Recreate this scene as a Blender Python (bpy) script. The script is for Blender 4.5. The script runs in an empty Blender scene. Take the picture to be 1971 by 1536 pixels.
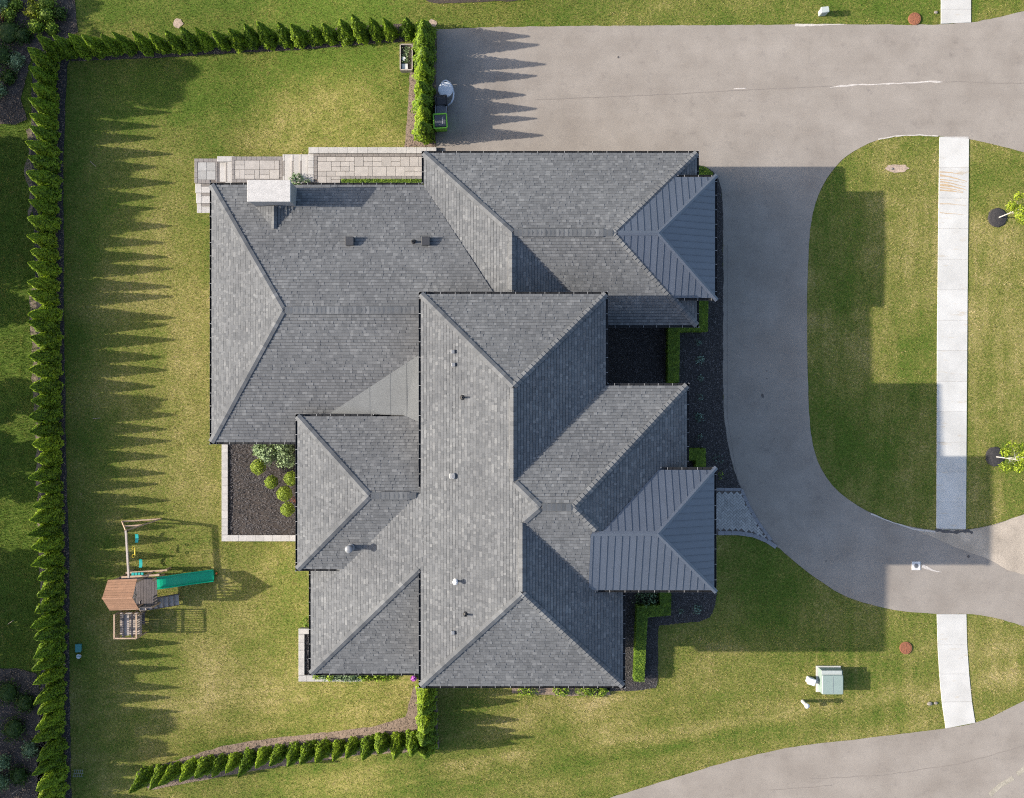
import bpy, bmesh, math, random
import numpy as np
from mathutils import Vector
from mathutils.geometry import tessellate_polygon

random.seed(7); rng = np.random.default_rng(7)
SC = bpy.context.scene
COL = SC.collection

# ------------------------------------------------------------------ camera, sky, sun, exposure
CAM_H = 56.0                      # metres above the driveway
K = 38.4                          # photograph pixels per metre on the driveway
CX, CY = 985.5, 768.0
SUN_EL = math.atan(CAM_H * K / 4420.0)
cam = bpy.data.cameras.new('camera'); camo = bpy.data.objects.new('camera', cam); COL.objects.link(camo)
camo.location = (0, 0, CAM_H); camo.rotation_euler = (0, 0, 0)
cam.sensor_fit = 'HORIZONTAL'; cam.sensor_width = 36.0
cam.lens = 36.0 * CAM_H / (1971.0 / K); cam.clip_end = 3000.0
SC.camera = camo

world = bpy.data.worlds.new('World'); SC.world = world; world.use_nodes = True
wn = world.node_tree.nodes; wl = world.node_tree.links
sky = wn.new('ShaderNodeTexSky'); sky.sky_type = 'NISHITA'; sky.sun_disc = False
sky.sun_elevation = SUN_EL; sky.sun_rotation = math.radians(270.0)
sky.air_density = 1.0; sky.dust_density = 2.2; sky.ozone_density = 1.0
bg = wn['Background']; bg.inputs['Strength'].default_value = 0.15
wl.new(sky.outputs['Color'], bg.inputs['Color'])

sun = bpy.data.lights.new('sun', 'SUN'); suno = bpy.data.objects.new('sun', sun); COL.objects.link(suno)
sun.energy = 4.5; sun.angle = math.radians(0.55); sun.color = (1.0, 0.915, 0.785)
to_sun = Vector((-math.cos(SUN_EL), -0.0075 * math.cos(SUN_EL), math.sin(SUN_EL)))
suno.rotation_euler = to_sun.to_track_quat('Z', 'Y').to_euler(); suno.location = (-40, 0, 30)

vs = SC.view_settings
vs.view_transform = 'Standard'; vs.look = 'None'; vs.gamma = 1.0; vs.use_curve_mapping = False
vs.exposure = 1.13
SC.cycles.filter_width = 1.1; SC.cycles.use_denoising = False

# ------------------------------------------------------------------ coordinates
YARD = -1.2
def smooth(t):
    t = max(0.0, min(1.0, t)); return t * t * (3 - 2 * t)
def gz(x, y):                      # the back yard lies lower than the driveway
    return YARD * smooth((-x - 4.3) / 9.5)
def gz_np(x):
    t = np.clip((-x - 4.3) / 9.5, 0, 1); return YARD * t * t * (3 - 2 * t)
def W(px, py, z=0.0):              # a sighted point at a known height
    s = (1 - z / CAM_H) / K
    return Vector(((px - CX) * s, -(py - CY) * s, z))
def G(px, py, dz=0.0):             # a sighted point on the ground
    z = 0.0
    for _ in range(12):
        p = W(px, py, z + dz); z = gz(p.x, p.y)
    return W(px, py, z + dz)
def T(tx, ty, z):                  # plan units (1/K metre) to metres
    return Vector((tx / K, -ty / K, z))

# ------------------------------------------------------------------ materials
MATS = {}
def nodes_of(name):
    m = bpy.data.materials.new(name); m.use_nodes = True
    nt = m.node_tree; b = nt.nodes['Principled BSDF']
    return m, nt, b
def nn(nt, t, **kw):
    n = nt.nodes.new(t)
    for k, v in kw.items(): setattr(n, k, v)
    return n
def noise(nt, scale, detail=3, rough=0.55, off=None):
    g = nn(nt, 'ShaderNodeNewGeometry'); t = nn(nt, 'ShaderNodeTexNoise')
    t.inputs['Scale'].default_value = scale; t.inputs['Detail'].default_value = detail; t.inputs['Roughness'].default_value = rough
    if off:
        a = nn(nt, 'ShaderNodeVectorMath', operation='MULTIPLY'); a.inputs[1].default_value = off
        nt.links.new(g.outputs['Position'], a.inputs[0]); nt.links.new(a.outputs[0], t.inputs['Vector'])
    else:
        nt.links.new(g.outputs['Position'], t.inputs['Vector'])
    return t.outputs['Fac']
def ramp(nt, fac, stops):
    r = nn(nt, 'ShaderNodeValToRGB'); e = r.color_ramp.elements
    while len(e) < len(stops): e.new(0.5)
    for i, (p, c) in enumerate(stops):
        e[i].position = p; e[i].color = (c[0], c[1], c[2], 1)
    nt.links.new(fac, r.inputs['Fac']); return r.outputs['Color']
def mixc(nt, fac, a, b, mode='MIX'):
    m = nn(nt, 'ShaderNodeMix', data_type='RGBA', blend_type=mode)
    for s, v in (('Factor', fac), ('A', a), ('B', b)):
        sock = [i for i in m.inputs if i.name == s and (i.type == 'RGBA' if s != 'Factor' else i.type == 'VALUE')][0]
        if isinstance(v, (int, float)): sock.default_value = v
        elif isinstance(v, tuple): sock.default_value = (v[0], v[1], v[2], 1)
        else: nt.links.new(v, sock)
    return [o for o in m.outputs if o.type == 'RGBA'][0]
def bump(nt, b, h, strength, dist=0.02):
    n = nn(nt, 'ShaderNodeBump'); n.inputs['Strength'].default_value = strength; n.inputs['Distance'].default_value = dist
    nt.links.new(h, n.inputs['Height']); nt.links.new(n.outputs['Normal'], b.inputs['Normal'])
def sc3(c, f): return tuple(x * f for x in c)
def plain(name, c, rough=0.7, var=0.15, scale=6.0, fine=None, metal=0.0, bmp=0.0, spec=0.4, island=0.0):
    if name in MATS: return MATS[name]
    m, nt, b = nodes_of(name)
    col = ramp(nt, noise(nt, scale, 4), [(0.3, sc3(c, 1 - var)), (0.7, sc3(c, 1 + var))])
    if fine:
        f = ramp(nt, noise(nt, fine, 2), [(0.3, (0.75,) * 3), (0.7, (1.2,) * 3)])
        col = mixc(nt, 1.0, col, f, 'MULTIPLY')
    if island:
        g = nn(nt, 'ShaderNodeNewGeometry'); oi = nn(nt, 'ShaderNodeObjectInfo'); ad = nn(nt, 'ShaderNodeMath', operation='ADD')
        fr = nn(nt, 'ShaderNodeMath', operation='FRACT')
        nt.links.new(g.outputs['Random Per Island'], ad.inputs[0]); nt.links.new(oi.outputs['Random'], ad.inputs[1]); nt.links.new(ad.outputs[0], fr.inputs[0])
        f = ramp(nt, fr.outputs[0], [(0.0, (1 - island,) * 3), (1.0, (1 + island,) * 3)])
        col = mixc(nt, 1.0, col, f, 'MULTIPLY')
    nt.links.new(col, b.inputs['Base Color'])
    b.inputs['Roughness'].default_value = rough; b.inputs['Metallic'].default_value = metal
    b.inputs['Specular IOR Level'].default_value = spec
    if bmp: bump(nt, b, noise(nt, fine or scale * 6, 3), bmp)
    MATS[name] = m; return m

def leafy(name, dark, light, trans=0.25):
    if name in MATS: return MATS[name]
    m, nt, b = nodes_of(name)
    a = nn(nt, 'ShaderNodeAttribute', attribute_name='tint')
    oi = nn(nt, 'ShaderNodeObjectInfo')
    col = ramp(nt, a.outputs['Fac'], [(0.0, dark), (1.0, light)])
    v = ramp(nt, oi.outputs['Random'], [(0.0, (0.74, 0.80, 0.75)), (1.0, (1.22, 1.14, 1.1))])
    col = mixc(nt, 1.0, col, v, 'MULTIPLY')
    nt.links.new(col, b.inputs['Base Color']); b.inputs['Roughness'].default_value = 0.6; b.inputs['Specular IOR Level'].default_value = 0.25
    tr = nn(nt, 'ShaderNodeBsdfTranslucent'); nt.links.new(mixc(nt, 1.0, col, (1.1, 1.2, 0.6), 'MULTIPLY'), tr.inputs['Color'])
    mx = nn(nt, 'ShaderNodeMixShader'); mx.inputs[0].default_value = trans
    nt.links.new(b.outputs[0], mx.inputs[1]); nt.links.new(tr.outputs[0], mx.inputs[2])
    nt.links.new(mx.outputs[0], nt.nodes['Material Output'].inputs['Surface'])
    MATS[name] = m; return m

def m_grass_ground():
    m, nt, b = nodes_of('lawn_soil_and_thatch')
    dry = nn(nt, 'ShaderNodeAttribute', attribute_name='dry').outputs['Fac']
    n1 = noise(nt, 9.0, 4, 0.65); n2 = noise(nt, 38.0, 3, 0.7); n3 = noise(nt, 1.1, 3)
    def math_(op, a, b_):
        q = nn(nt, 'ShaderNodeMath', operation=op)
        for i, v in enumerate((a, b_)):
            if isinstance(v, (int, float)): q.inputs[i].default_value = v
            else: nt.links.new(v, q.inputs[i])
        return q.outputs[0]
    f = math_('ADD', dry, math_('MULTIPLY', math_('SUBTRACT', n1, 0.5), 1.5))
    f = math_('ADD', f, math_('MULTIPLY', math_('SUBTRACT', n3, 0.5), 0.5))
    col = ramp(nt, f, [(0.0, (0.072, 0.115, 0.016)), (0.36, (0.146, 0.152, 0.036)), (0.64, (0.235, 0.208, 0.072)), (0.95, (0.35, 0.285, 0.14))])
    fine = ramp(nt, n2, [(0.25, (0.42,) * 3), (0.5, (1.0,) * 3), (0.75, (1.55, 1.5, 1.4))])
    col = mixc(nt, 1.0, col, fine, 'MULTIPLY')
    nt.links.new(col, b.inputs['Base Color']); b.inputs['Roughness'].default_value = 0.9; b.inputs['Specular IOR Level'].default_value = 0.1
    bump(nt, b, n2, 0.8, 0.03)
    return m
def m_blades():
    m, nt, b = nodes_of('grass_blades')
    dry = nn(nt, 'ShaderNodeAttribute', attribute_name='dry').outputs['Fac']
    col = ramp(nt, dry, [(0.0, (0.082, 0.135, 0.016)), (0.36, (0.190, 0.196, 0.044)), (0.64, (0.300, 0.268, 0.090)), (1.0, (0.47, 0.385, 0.20))])
    nt.links.new(col, b.inputs['Base Color']); b.inputs['Roughness'].default_value = 0.7; b.inputs['Specular IOR Level'].default_value = 0.2
    tr = nn(nt, 'ShaderNodeBsdfTranslucent'); nt.links.new(col, tr.inputs['Color'])
    mx = nn(nt, 'ShaderNodeMixShader'); mx.inputs[0].default_value = 0.3
    nt.links.new(b.outputs[0], mx.inputs[1]); nt.links.new(tr.outputs[0], mx.inputs[2])
    nt.links.new(mx.outputs[0], nt.nodes['Material Output'].inputs['Surface'])
    return m
def m_asphalt():
    m, nt, b = nodes_of('weathered_asphalt')
    c = ramp(nt, noise(nt, 0.55, 5, 0.6), [(0.3, (0.196, 0.172, 0.151)), (0.5, (0.223, 0.198, 0.175)), (0.72, (0.254, 0.227, 0.202))])
    tr = ramp(nt, noise(nt, 1.0, 4, 0.6, (0.25, 2.2, 1)), [(0.35, (0.975,) * 3), (0.65, (1.02,) * 3)])
    c = mixc(nt, 1.0, c, tr, 'MULTIPLY')
    g = ramp(nt, noise(nt, 45.0, 2, 0.8), [(0.25, (0.82,) * 3), (0.5, (1.0,) * 3), (0.78, (1.17,) * 3)])
    c = mixc(nt, 1.0, c, g, 'MULTIPLY')
    st = ramp(nt, noise(nt, 1.7, 6, 0.7), [(0.56, (1, 1, 1)), (0.78, (0.74, 0.74, 0.76))])
    c = mixc(nt, 1.0, c, st, 'MULTIPLY')
    nt.links.new(c, b.inputs['Base Color']); b.inputs['Roughness'].default_value = 0.92; b.inputs['Specular IOR Level'].default_value = 0.2
    bump(nt, b, noise(nt, 90.0, 2), 0.35, 0.01)
    return m
def m_shingle():
    m, nt, b = nodes_of('asphalt_shingle')
    g = nn(nt, 'ShaderNodeNewGeometry')
    c = ramp(nt, g.outputs['Random Per Island'], [(0.0, (0.086, 0.090, 0.096)), (0.25, (0.102, 0.106, 0.112)), (0.70, (0.114, 0.118, 0.124)), (0.90, (0.129, 0.133, 0.139)), (1.0, (0.150, 0.154, 0.159))])
    n = ramp(nt, noise(nt, 0.35, 3), [(0.3, (0.88, 0.88, 0.885)), (0.7, (1.10, 1.10, 1.09))])
    c = mixc(nt, 1.0, c, n, 'MULTIPLY')
    f = ramp(nt, noise(nt, 60.0, 2, 0.8), [(0.25, (0.75,) * 3), (0.75, (1.25,) * 3)])
    c = mixc(nt, 1.0, c, f, 'MULTIPLY')
    nt.links.new(c, b.inputs['Base Color']); b.inputs['Roughness'].default_value = 0.95; b.inputs['Specular IOR Level'].default_value = 0.15
    return m
def m_concrete():
    m, nt, b = nodes_of('broomed_concrete')
    c = ramp(nt, noise(nt, 0.9, 5), [(0.3, (0.375, 0.368, 0.352)), (0.7, (0.455, 0.449, 0.434))])
    f = ramp(nt, noise(nt, 40, 2), [(0.3, (0.9,) * 3), (0.7, (1.08,) * 3)])
    c = mixc(nt, 1.0, c, f, 'MULTIPLY')
    s = ramp(nt, noise(nt, 1.3, 5, 0.65, (0.7, 2.6, 1)), [(0.60, (1, 1, 1)), (0.76, (0.86, 0.74, 0.58))])
    c = mixc(nt, 1.0, c, s, 'MULTIPLY')
    oi = nn(nt, 'ShaderNodeObjectInfo')
    v = ramp(nt, oi.outputs['Random'], [(0.0, (0.94,) * 3), (1.0, (1.05,) * 3)])
    c = mixc(nt, 1.0, c, v, 'MULTIPLY')
    nt.links.new(c, b.inputs['Base Color']); b.inputs['Roughness'].default_value = 0.85; b.inputs['Specular IOR Level'].default_value = 0.3
    bump(nt, b, noise(nt, 120, 2), 0.2, 0.01)
    return m
MATS['grass_ground'] = m_grass_ground(); MATS['blades'] = m_blades(); MATS['asphalt'] = m_asphalt()
MATS['shingle'] = m_shingle(); MATS['concrete'] = m_concrete()
plain('mulch_black', (0.036, 0.033, 0.034), 0.95, 0.4, 30, 80, bmp=0.9)
plain('mulch_brown', (0.050, 0.040, 0.035), 0.95, 0.4, 25, 70, bmp=0.9)
plain('straw_soil', (0.185, 0.138, 0.105), 0.95, 0.3, 9, 45, bmp=0.8)
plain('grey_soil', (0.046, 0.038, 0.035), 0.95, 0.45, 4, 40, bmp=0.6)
plain('bare_dirt', (0.32, 0.245, 0.19), 0.95, 0.3, 8, 40, bmp=0.6)
plain('chip', (0.066, 0.060, 0.060), 0.9, 0.3, 5, None, island=0.75)
plain('deck_felt', (0.05, 0.05, 0.055), 0.9)
plain('membrane', (0.105, 0.111, 0.115), 0.8, 0.08, 1.2, 25)
plain('metal_roof', (0.058, 0.068, 0.090), 0.36, 0.06, 1.2, 30, spec=0.75, island=0.05)
plain('gutter', (0.012, 0.013, 0.016), 0.5)
plain('white_metal', (0.24, 0.24, 0.24), 0.5)
plain('fascia', (0.05, 0.05, 0.055), 0.6)
plain('brick', (0.36, 0.33, 0.31), 0.9, 0.15, 12, 40)
plain('stone_cap', (0.345, 0.33, 0.315), 0.85, 0.10, 5, 40, island=0.07)
plain('chimney_stone', (0.24, 0.235, 0.235), 0.9, 0.15, 6, 30, island=0.08)
plain('chimney_white', (0.365, 0.352, 0.34), 0.85, 0.08, 4, 30)
plain('paver', (0.315, 0.292, 0.272), 0.88, 0.10, 5, 40, island=0.10)
plain('paver_dark', (0.185, 0.17, 0.162), 0.9, 0.12, 8, 40, island=0.08)
plain('paver_grey', (0.275, 0.27, 0.262), 0.9, 0.08, 6, 40, island=0.14)
plain('paver_edge', (0.185, 0.185, 0.20), 0.9, 0.08, 6, 40, island=0.05)
plain('joint_sand', (0.11, 0.095, 0.085), 0.95)
plain('glass', (0.02, 0.025, 0.03), 0.08, spec=0.7)
plain('black_frame', (0.015, 0.015, 0.016), 0.5)
plain('garage_door', (0.05, 0.04, 0.035), 0.5)
plain('dark_vent', (0.028, 0.029, 0.033), 0.5)
plain('grey_vent', (0.20, 0.205, 0.215), 0.4, metal=0.3)
plain('white_pvc', (0.5, 0.5, 0.5), 0.4)
plain('white_plastic', (0.52, 0.54, 0.57), 0.35, 0.03)
plain('black_plastic', (0.018, 0.018, 0.02), 0.4)
plain('lid_grey', (0.06, 0.065, 0.075), 0.4)
plain('bin_green', (0.22, 0.55, 0.04), 0.45, 0.04)
plain('utility_green', (0.20, 0.255, 0.235), 0.5, 0.05)
plain('utility_pale', (0.32, 0.35, 0.335), 0.5, 0.05)
plain('rust', (0.215, 0.082, 0.042), 0.8, 0.2, 15, 50)
plain('cedar', (0.33, 0.235, 0.165), 0.8, 0.15, 6, 40, island=0.12)
plain('cedar_roof', (0.285, 0.155, 0.092), 0.8, 0.12, 4, 45, island=0.08)
plain('grey_wood', (0.098, 0.086, 0.088), 0.85, 0.15, 6, 40, island=0.15)
plain('dark_wood', (0.075, 0.055, 0.045), 0.85, 0.15, 6, 40, island=0.15)
plain('pale_wood', (0.33, 0.285, 0.255), 0.85, 0.12, 6, 40, island=0.12)
plain('slide_green', (0.0, 0.30, 0.155), 0.3, 0.04, spec=0.5)
plain('teal', (0.02, 0.30, 0.28), 0.4, 0.05)
plain('yellow', (0.60, 0.46, 0.05), 0.4)
plain('chain', (0.12, 0.12, 0.11), 0.4, metal=0.8)
plain('bark', (0.10, 0.075, 0.055), 0.9, 0.3, 20)
plain('pale_trunk', (0.38, 0.36, 0.33), 0.8, 0.1)
plain('rock', (0.20, 0.175, 0.15), 0.9, 0.3, 12)
plain('orange', (0.55, 0.12, 0.03), 0.6)
plain('efflorescence', (0.40, 0.37, 0.345), 0.95, 0.12, 8, 30)
plain('crack', (0.172, 0.152, 0.138), 0.95)
plain('oil', (0.07, 0.065, 0.065), 0.9)
plain('lane_paint', (0.27, 0.245, 0.20), 0.9, 0.2, 6, 30)
plain('sediment', (0.315, 0.268, 0.218), 0.95, 0.20, 0.9, 30)
plain('purple_flower', (0.42, 0.10, 0.45), 0.6, 0.3, 40)
plain('red_flower', (0.30, 0.10, 0.06), 0.6, 0.3, 40)
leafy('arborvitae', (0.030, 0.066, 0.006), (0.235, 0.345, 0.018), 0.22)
leafy('boxwood', (0.055, 0.11, 0.014), (0.26, 0.36, 0.035), 0.2)
leafy('lime_shrub', (0.06, 0.10, 0.010), (0.33, 0.43, 0.06), 0.25)
leafy('grey_green', (0.06, 0.10, 0.05), (0.26, 0.35, 0.19), 0.2)
leafy('blue_green', (0.08, 0.13, 0.11), (0.27, 0.38, 0.34), 0.2)
leafy('lime_tree', (0.07, 0.12, 0.01), (0.34, 0.42, 0.03), 0.3)
leafy('deep_tree', (0.02, 0.045, 0.008), (0.07, 0.12, 0.02), 0.2)
leafy('yellow_shrub', (0.09, 0.10, 0.01), (0.42, 0.42, 0.03), 0.25)
plain('toy_teal', (0.05, 0.20, 0.20), 0.5, 0.1)

# ------------------------------------------------------------------ mesh helpers
ORIGIN = {}
def finish(name, me, mat, parent=None, loc=None, smooth_=False):
    """link a mesh whose vertices are in world space; loc / the parent's root is its origin"""
    o = bpy.data.objects.new(name, me); COL.objects.link(o)
    if parent is not None:
        org = ORIGIN[parent]; o.parent = parent; ORIGIN[o] = org
    else:
        org = Vector(loc) if loc is not None else Vector((0, 0, 0)); o.location = org; ORIGIN[o] = org
    if org.length > 0:
        n = len(me.vertices); a = np.empty(n * 3, np.float32); me.vertices.foreach_get('co', a)
        a = a.reshape(-1, 3) - np.array(org, np.float32); me.vertices.foreach_set('co', a.ravel())
    if isinstance(mat, str): mat = MATS[mat]
    me.materials.append(mat)
    if smooth_: me.polygons.foreach_set('use_smooth', [True] * len(me.polygons))
    me.update(); return o
def tag(o, label=None, cat=None, group=None, kind=None):
    if label: o['label'] = label
    if cat: o['category'] = cat
    if group: o['group'] = group
    if kind: o['kind'] = kind
    return o
def thing(name, label, cat, loc, group=None):
    o = bpy.data.objects.new(name, None); COL.objects.link(o); o.empty_display_size = 0.2
    o.location = loc; ORIGIN[o] = Vector(loc); return tag(o, label, cat, group)

class MB:
    def __init__(s): s.v = []; s.f = []
    def add(s, vs_, fs):
        n = len(s.v); s.v += [tuple(p) for p in vs_]; s.f += [tuple(i + n for i in f) for f in fs]; return s
    def hexa(s, b, t):
        return s.add(list(b) + list(t), [(3, 2, 1, 0), (4, 5, 6, 7), (0, 1, 5, 4), (1, 2, 6, 5), (2, 3, 7, 6), (3, 0, 4, 7)])
    def box(s, c, size, rz=0.0):
        c = Vector(c); hx, hy, hz = size[0] / 2, size[1] / 2, size[2] / 2; ca, sa = math.cos(rz), math.sin(rz)
        q = [(-hx, -hy), (hx, -hy), (hx, hy), (-hx, hy)]
        q = [(c.x + x * ca - y * sa, c.y + x * sa + y * ca) for x, y in q]
        return s.hexa([(x, y, c.z - hz) for x, y in q], [(x, y, c.z + hz) for x, y in q])
    def beam(s, a, b, w, h, up=(0, 0, 1)):
        a, b = Vector(a), Vector(b); d = (b - a).normalized(); up = Vector(up)
        if abs(d.dot(up)) > 0.98: up = Vector((0, 1, 0))
        sd = d.cross(up).normalized() * (w / 2); u = sd.cross(d).normalized() * (h / 2)
        A = [a - sd - u, a + sd - u, a + sd + u, a - sd + u]; B = [p + (b - a) for p in A]
        return s.add(A + B, [(3, 2, 1, 0), (4, 5, 6, 7), (0, 1, 5, 4), (1, 2, 6, 5), (2, 3, 7, 6), (3, 0, 4, 7)])
    def tube(s, a, b, r0, r1=None, n=8, caps=True):
        a, b = Vector(a), Vector(b); r1 = r0 if r1 is None else r1; d = (b - a).normalized()
        x = d.orthogonal().normalized(); y = d.cross(x); vs_ = []
        for c, r in ((a, r0), (b, r1)):
            for i in range(n):
                t = 2 * math.pi * i / n; vs_.append(c + x * (r * math.cos(t)) + y * (r * math.sin(t)))
        fs = [(i, (i + 1) % n, n + (i + 1) % n, n + i) for i in range(n)]
        if caps: fs += [tuple(range(n - 1, -1, -1)), tuple(range(n, 2 * n))]
        return s.add(vs_, fs)
    def lathe(s, c, prof, n=16, caps=True):
        c = Vector(c); vs_ = []; m = len(prof)
        for r, z in prof:
            for i in range(n):
                t = 2 * math.pi * i / n; vs_.append((c.x + r * math.cos(t), c.y + r * math.sin(t), c.z + z))
        fs = [(k * n + i, k * n + (i + 1) % n, (k + 1) * n + (i + 1) % n, (k + 1) * n + i) for k in range(m - 1) for i in range(n)]
        if caps: fs += [tuple(range(n - 1, -1, -1)), tuple(range((m - 1) * n, m * n))]
        return s.add(vs_, fs)
    def prism(s, poly, z0, z1):
        n = len(poly); P = [Vector((p[0], p[1], 0)) for p in poly]
        area = sum(P[i].x * P[(i + 1) % n].y - P[(i + 1) % n].x * P[i].y for i in range(n))
        if area < 0: P.reverse()
        tri = tessellate_polygon([P])
        vs_ = [(p.x, p.y, z0) for p in P] + [(p.x, p.y, z1) for p in P]
        fs = [(i, (i + 1) % n, n + (i + 1) % n, n + i) for i in range(n)]
        for t in tri:
            a = (P[t[1]] - P[t[0]]).cross(P[t[2]] - P[t[0]]).z
            t = t if a > 0 else (t[0], t[2], t[1])
            fs += [tuple(n + i for i in t), (t[2], t[1], t[0])]
        return s.add(vs_, fs)
    def build(s, name, mat, parent=None, loc=None, smooth_=False):
        me = bpy.data.meshes.new(name); me.from_pydata(s.v, [], s.f)
        return finish(name, me, mat, parent, loc, smooth_)

def bevel_box(c, size, rz=0.0, bev=0.03):
    """a box with chamfered vertical and top edges"""
    c = Vector(c); hx, hy, hz = size[0] / 2, size[1] / 2, size[2] / 2; ca, sa = math.cos(rz), math.sin(rz)
    def ring(i, z):
        x, y = hx - i, hy - i; b = bev
        q = [(-x + b, -y), (x - b, -y), (x, -y + b), (x, y - b), (x - b, y), (-x + b, y), (-x, y - b), (-x, -y + b)]
        return [(c.x + u * ca - v * sa, c.y + u * sa + v * ca, c.z + z) for u, v in q]
    R = [ring(0, -hz), ring(0, hz - bev), ring(bev, hz)]
    m = MB(); fs = [(k * 8 + i, k * 8 + (i + 1) % 8, (k + 1) * 8 + (i + 1) % 8, (k + 1) * 8 + i) for k in range(2) for i in range(8)]
    fs += [tuple(range(7, -1, -1)), tuple(range(16, 24))]
    return m.add(R[0] + R[1] + R[2], fs)

def dense(poly, step=0.35, jit=0.0, closed=True):
    """Catmull-Rom through pixel points is not needed: straight edges split and jittered, in metres"""
    out = []; n = len(poly)
    for i in range(n if closed else n - 1):
        a, b = Vector(poly[i]), Vector(poly[(i + 1) % n]); k = max(1, int((b - a).length / step))
        for j in range(k):
            p = a.lerp(b, j / k)
            if j: p = p + Vector((random.uniform(-jit, jit), random.uniform(-jit, jit)))
            out.append(p)
    return out
def chaikin(pts, it=2):
    for _ in range(it):
        o = [pts[0]]
        for a, b in zip(pts, pts[1:]):
            o += [(a[0] * .75 + b[0] * .25, a[1] * .75 + b[1] * .25), (a[0] * .25 + b[0] * .75, a[1] * .25 + b[1] * .75)]
        pts = o + [pts[-1]]
    return pts
def ground_xy(px): return [G(x, y).to_2d() for x, y in px]

def sheet(name, xy, dz, mat, parent=None, flat=None, cut=1.0):
    """a surface lying on the ground, following it"""
    bm = bmesh.new(); P = [Vector((p[0], p[1], 0)) for p in xy]; vsb = [bm.verts.new(p) for p in P]
    for t in tessellate_polygon([P]):
        try: bm.faces.new([vsb[i] for i in t])
        except ValueError: pass
    if flat is None:
        xs = [p.x for p in P]
        if min(xs) < -3.8:
            x = math.ceil(min(xs))
            while x < min(max(xs), -3.5):
                bmesh.ops.bisect_plane(bm, geom=bm.verts[:] + bm.edges[:] + bm.faces[:], plane_co=(x, 0, 0), plane_no=(1, 0, 0)); x += 0.5
    for v in bm.verts: v.co.z = (gz(v.co.x, v.co.y) if flat is None else flat) + dz
    bmesh.ops.recalc_face_normals(bm, faces=bm.faces[:])
    for f in bm.faces:
        if f.normal.z < 0: f.normal_flip()
    me = bpy.data.meshes.new(name); bm.to_mesh(me); bm.free()
    return finish(name, me, mat, parent)

def inside(px, py, poly):
    """vectorised point in polygon"""
    r = np.zeros(px.shape, bool); n = len(poly)
    for i in range(n):
        x0, y0 = poly[i][0], poly[i][1]; x1, y1 = poly[(i + 1) % n][0], poly[(i + 1) % n][1]
        if y0 == y1: continue
        c = ((y0 > py) != (y1 > py)) & (px < (x1 - x0) * (py - y0) / (y1 - y0) + x0); r ^= c
    return r
def vnoise(x, y, s, seed):
    """value noise in numpy"""
    x = np.asarray(x) / s + 1000.0; y = np.asarray(y) / s + 1000.0
    xi = np.floor(x).astype(np.int64); yi = np.floor(y).astype(np.int64); fx = x - xi; fy = y - yi
    fx = fx * fx * (3 - 2 * fx); fy = fy * fy * (3 - 2 * fy)
    def h(a, b):
        n = (a * 374761393 + b * 668265263 + seed * 1442695) & 0xffffffff
        n = ((n ^ (n >> 13)) * 1274126177) & 0xffffffff
        return ((n ^ (n >> 16)) & 0xffff) / 65535.0
    return (h(xi, yi) * (1 - fx) + h(xi + 1, yi) * fx) * (1 - fy) + (h(xi, yi + 1) * (1 - fx) + h(xi + 1, yi + 1) * fx) * fy

ONES = ['', 'first', 'second', 'third', 'fourth', 'fifth', 'sixth', 'seventh', 'eighth', 'ninth', 'tenth', 'eleventh', 'twelfth', 'thirteenth',
        'fourteenth', 'fifteenth', 'sixteenth', 'seventeenth', 'eighteenth', 'nineteenth']
def ordinal(n):
    if n < 20: return ONES[n]
    t = {2: ('twenty', 'twentieth'), 3: ('thirty', 'thirtieth'), 4: ('forty', 'fortieth'), 5: ('fifty', 'fiftieth'), 6: ('sixty', 'sixtieth')}[n // 10]
    return t[1] if n % 10 == 0 else t[0] + '-' + ONES[n % 10]

# ------------------------------------------------------------------ the ground sheets
DRIVE_N = [(840, 56), (950, 52), (1100, 50), (1300, 49), (1450, 48), (1600, 46), (1700, 47), (1760, 48), (1810, 47), (1870, 43), (1905, 37), (1940, 29), (1990, 17), (2060, -10)]
DRIVE_S = [(2060, 318), (1990, 298), (1940, 285), (1900, 275), (1863, 267), (1808, 262), (1760, 260), (1713, 263), (1680, 272), (1650, 287), (1625, 303), (1607, 322), (1588, 348),
           (1572, 382), (1562, 420), (1557, 470), (1554, 540), (1553, 620), (1554, 700), (1556, 780), (1560, 830), (1570, 880), (1585, 911), (1607, 941), (1640, 967), (1680, 990),
           (1730, 1009), (1770, 1017), (1803, 1021), (1858, 1020), (1890, 1015), (1925, 1006), (1971, 990), (2000, 978), (2060, 960)]
DRIVE_X = [(2060, 1235), (1990, 1212), (1940, 1195), (1900, 1186), (1863, 1181), (1810, 1182), (1780, 1180), (1730, 1176), (1692, 1168), (1630, 1150), (1580, 1120), (1540, 1090),
           (1500, 1056), (1470, 1027), (1443, 985), (1425, 945), (1411, 900), (1400, 850), (1393, 800), (1391, 700), (1392, 580), (1391, 400), (1389, 365), (1383, 345), (1373, 331), (1360, 322), (1346, 318)]
drive_px = DRIVE_N + chaikin(DRIVE_S, 1) + chaikin(DRIVE_X, 1) + [(1300, 330), (1300, 345), (840, 345)]
DRIVE = dense(ground_xy(drive_px), 0.3, 0.022)
street_edge = [(1100, 1560), (1170, 1536), (1240, 1515), (1320, 1490), (1400, 1466), (1480, 1446), (1560, 1432), (1640, 1424), (1720, 1414), (1780, 1407), (1820, 1402), (1860, 1396), (1877, 1391), (1905, 1382), (1940, 1364), (1985, 1342), (2060, 1300)]
STREET = dense(ground_xy(chaikin(street_edge, 1) + [(2600, 1100), (2600, 2200), (700, 2200), (900, 1640)]), 0.35, 0.022)

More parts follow.
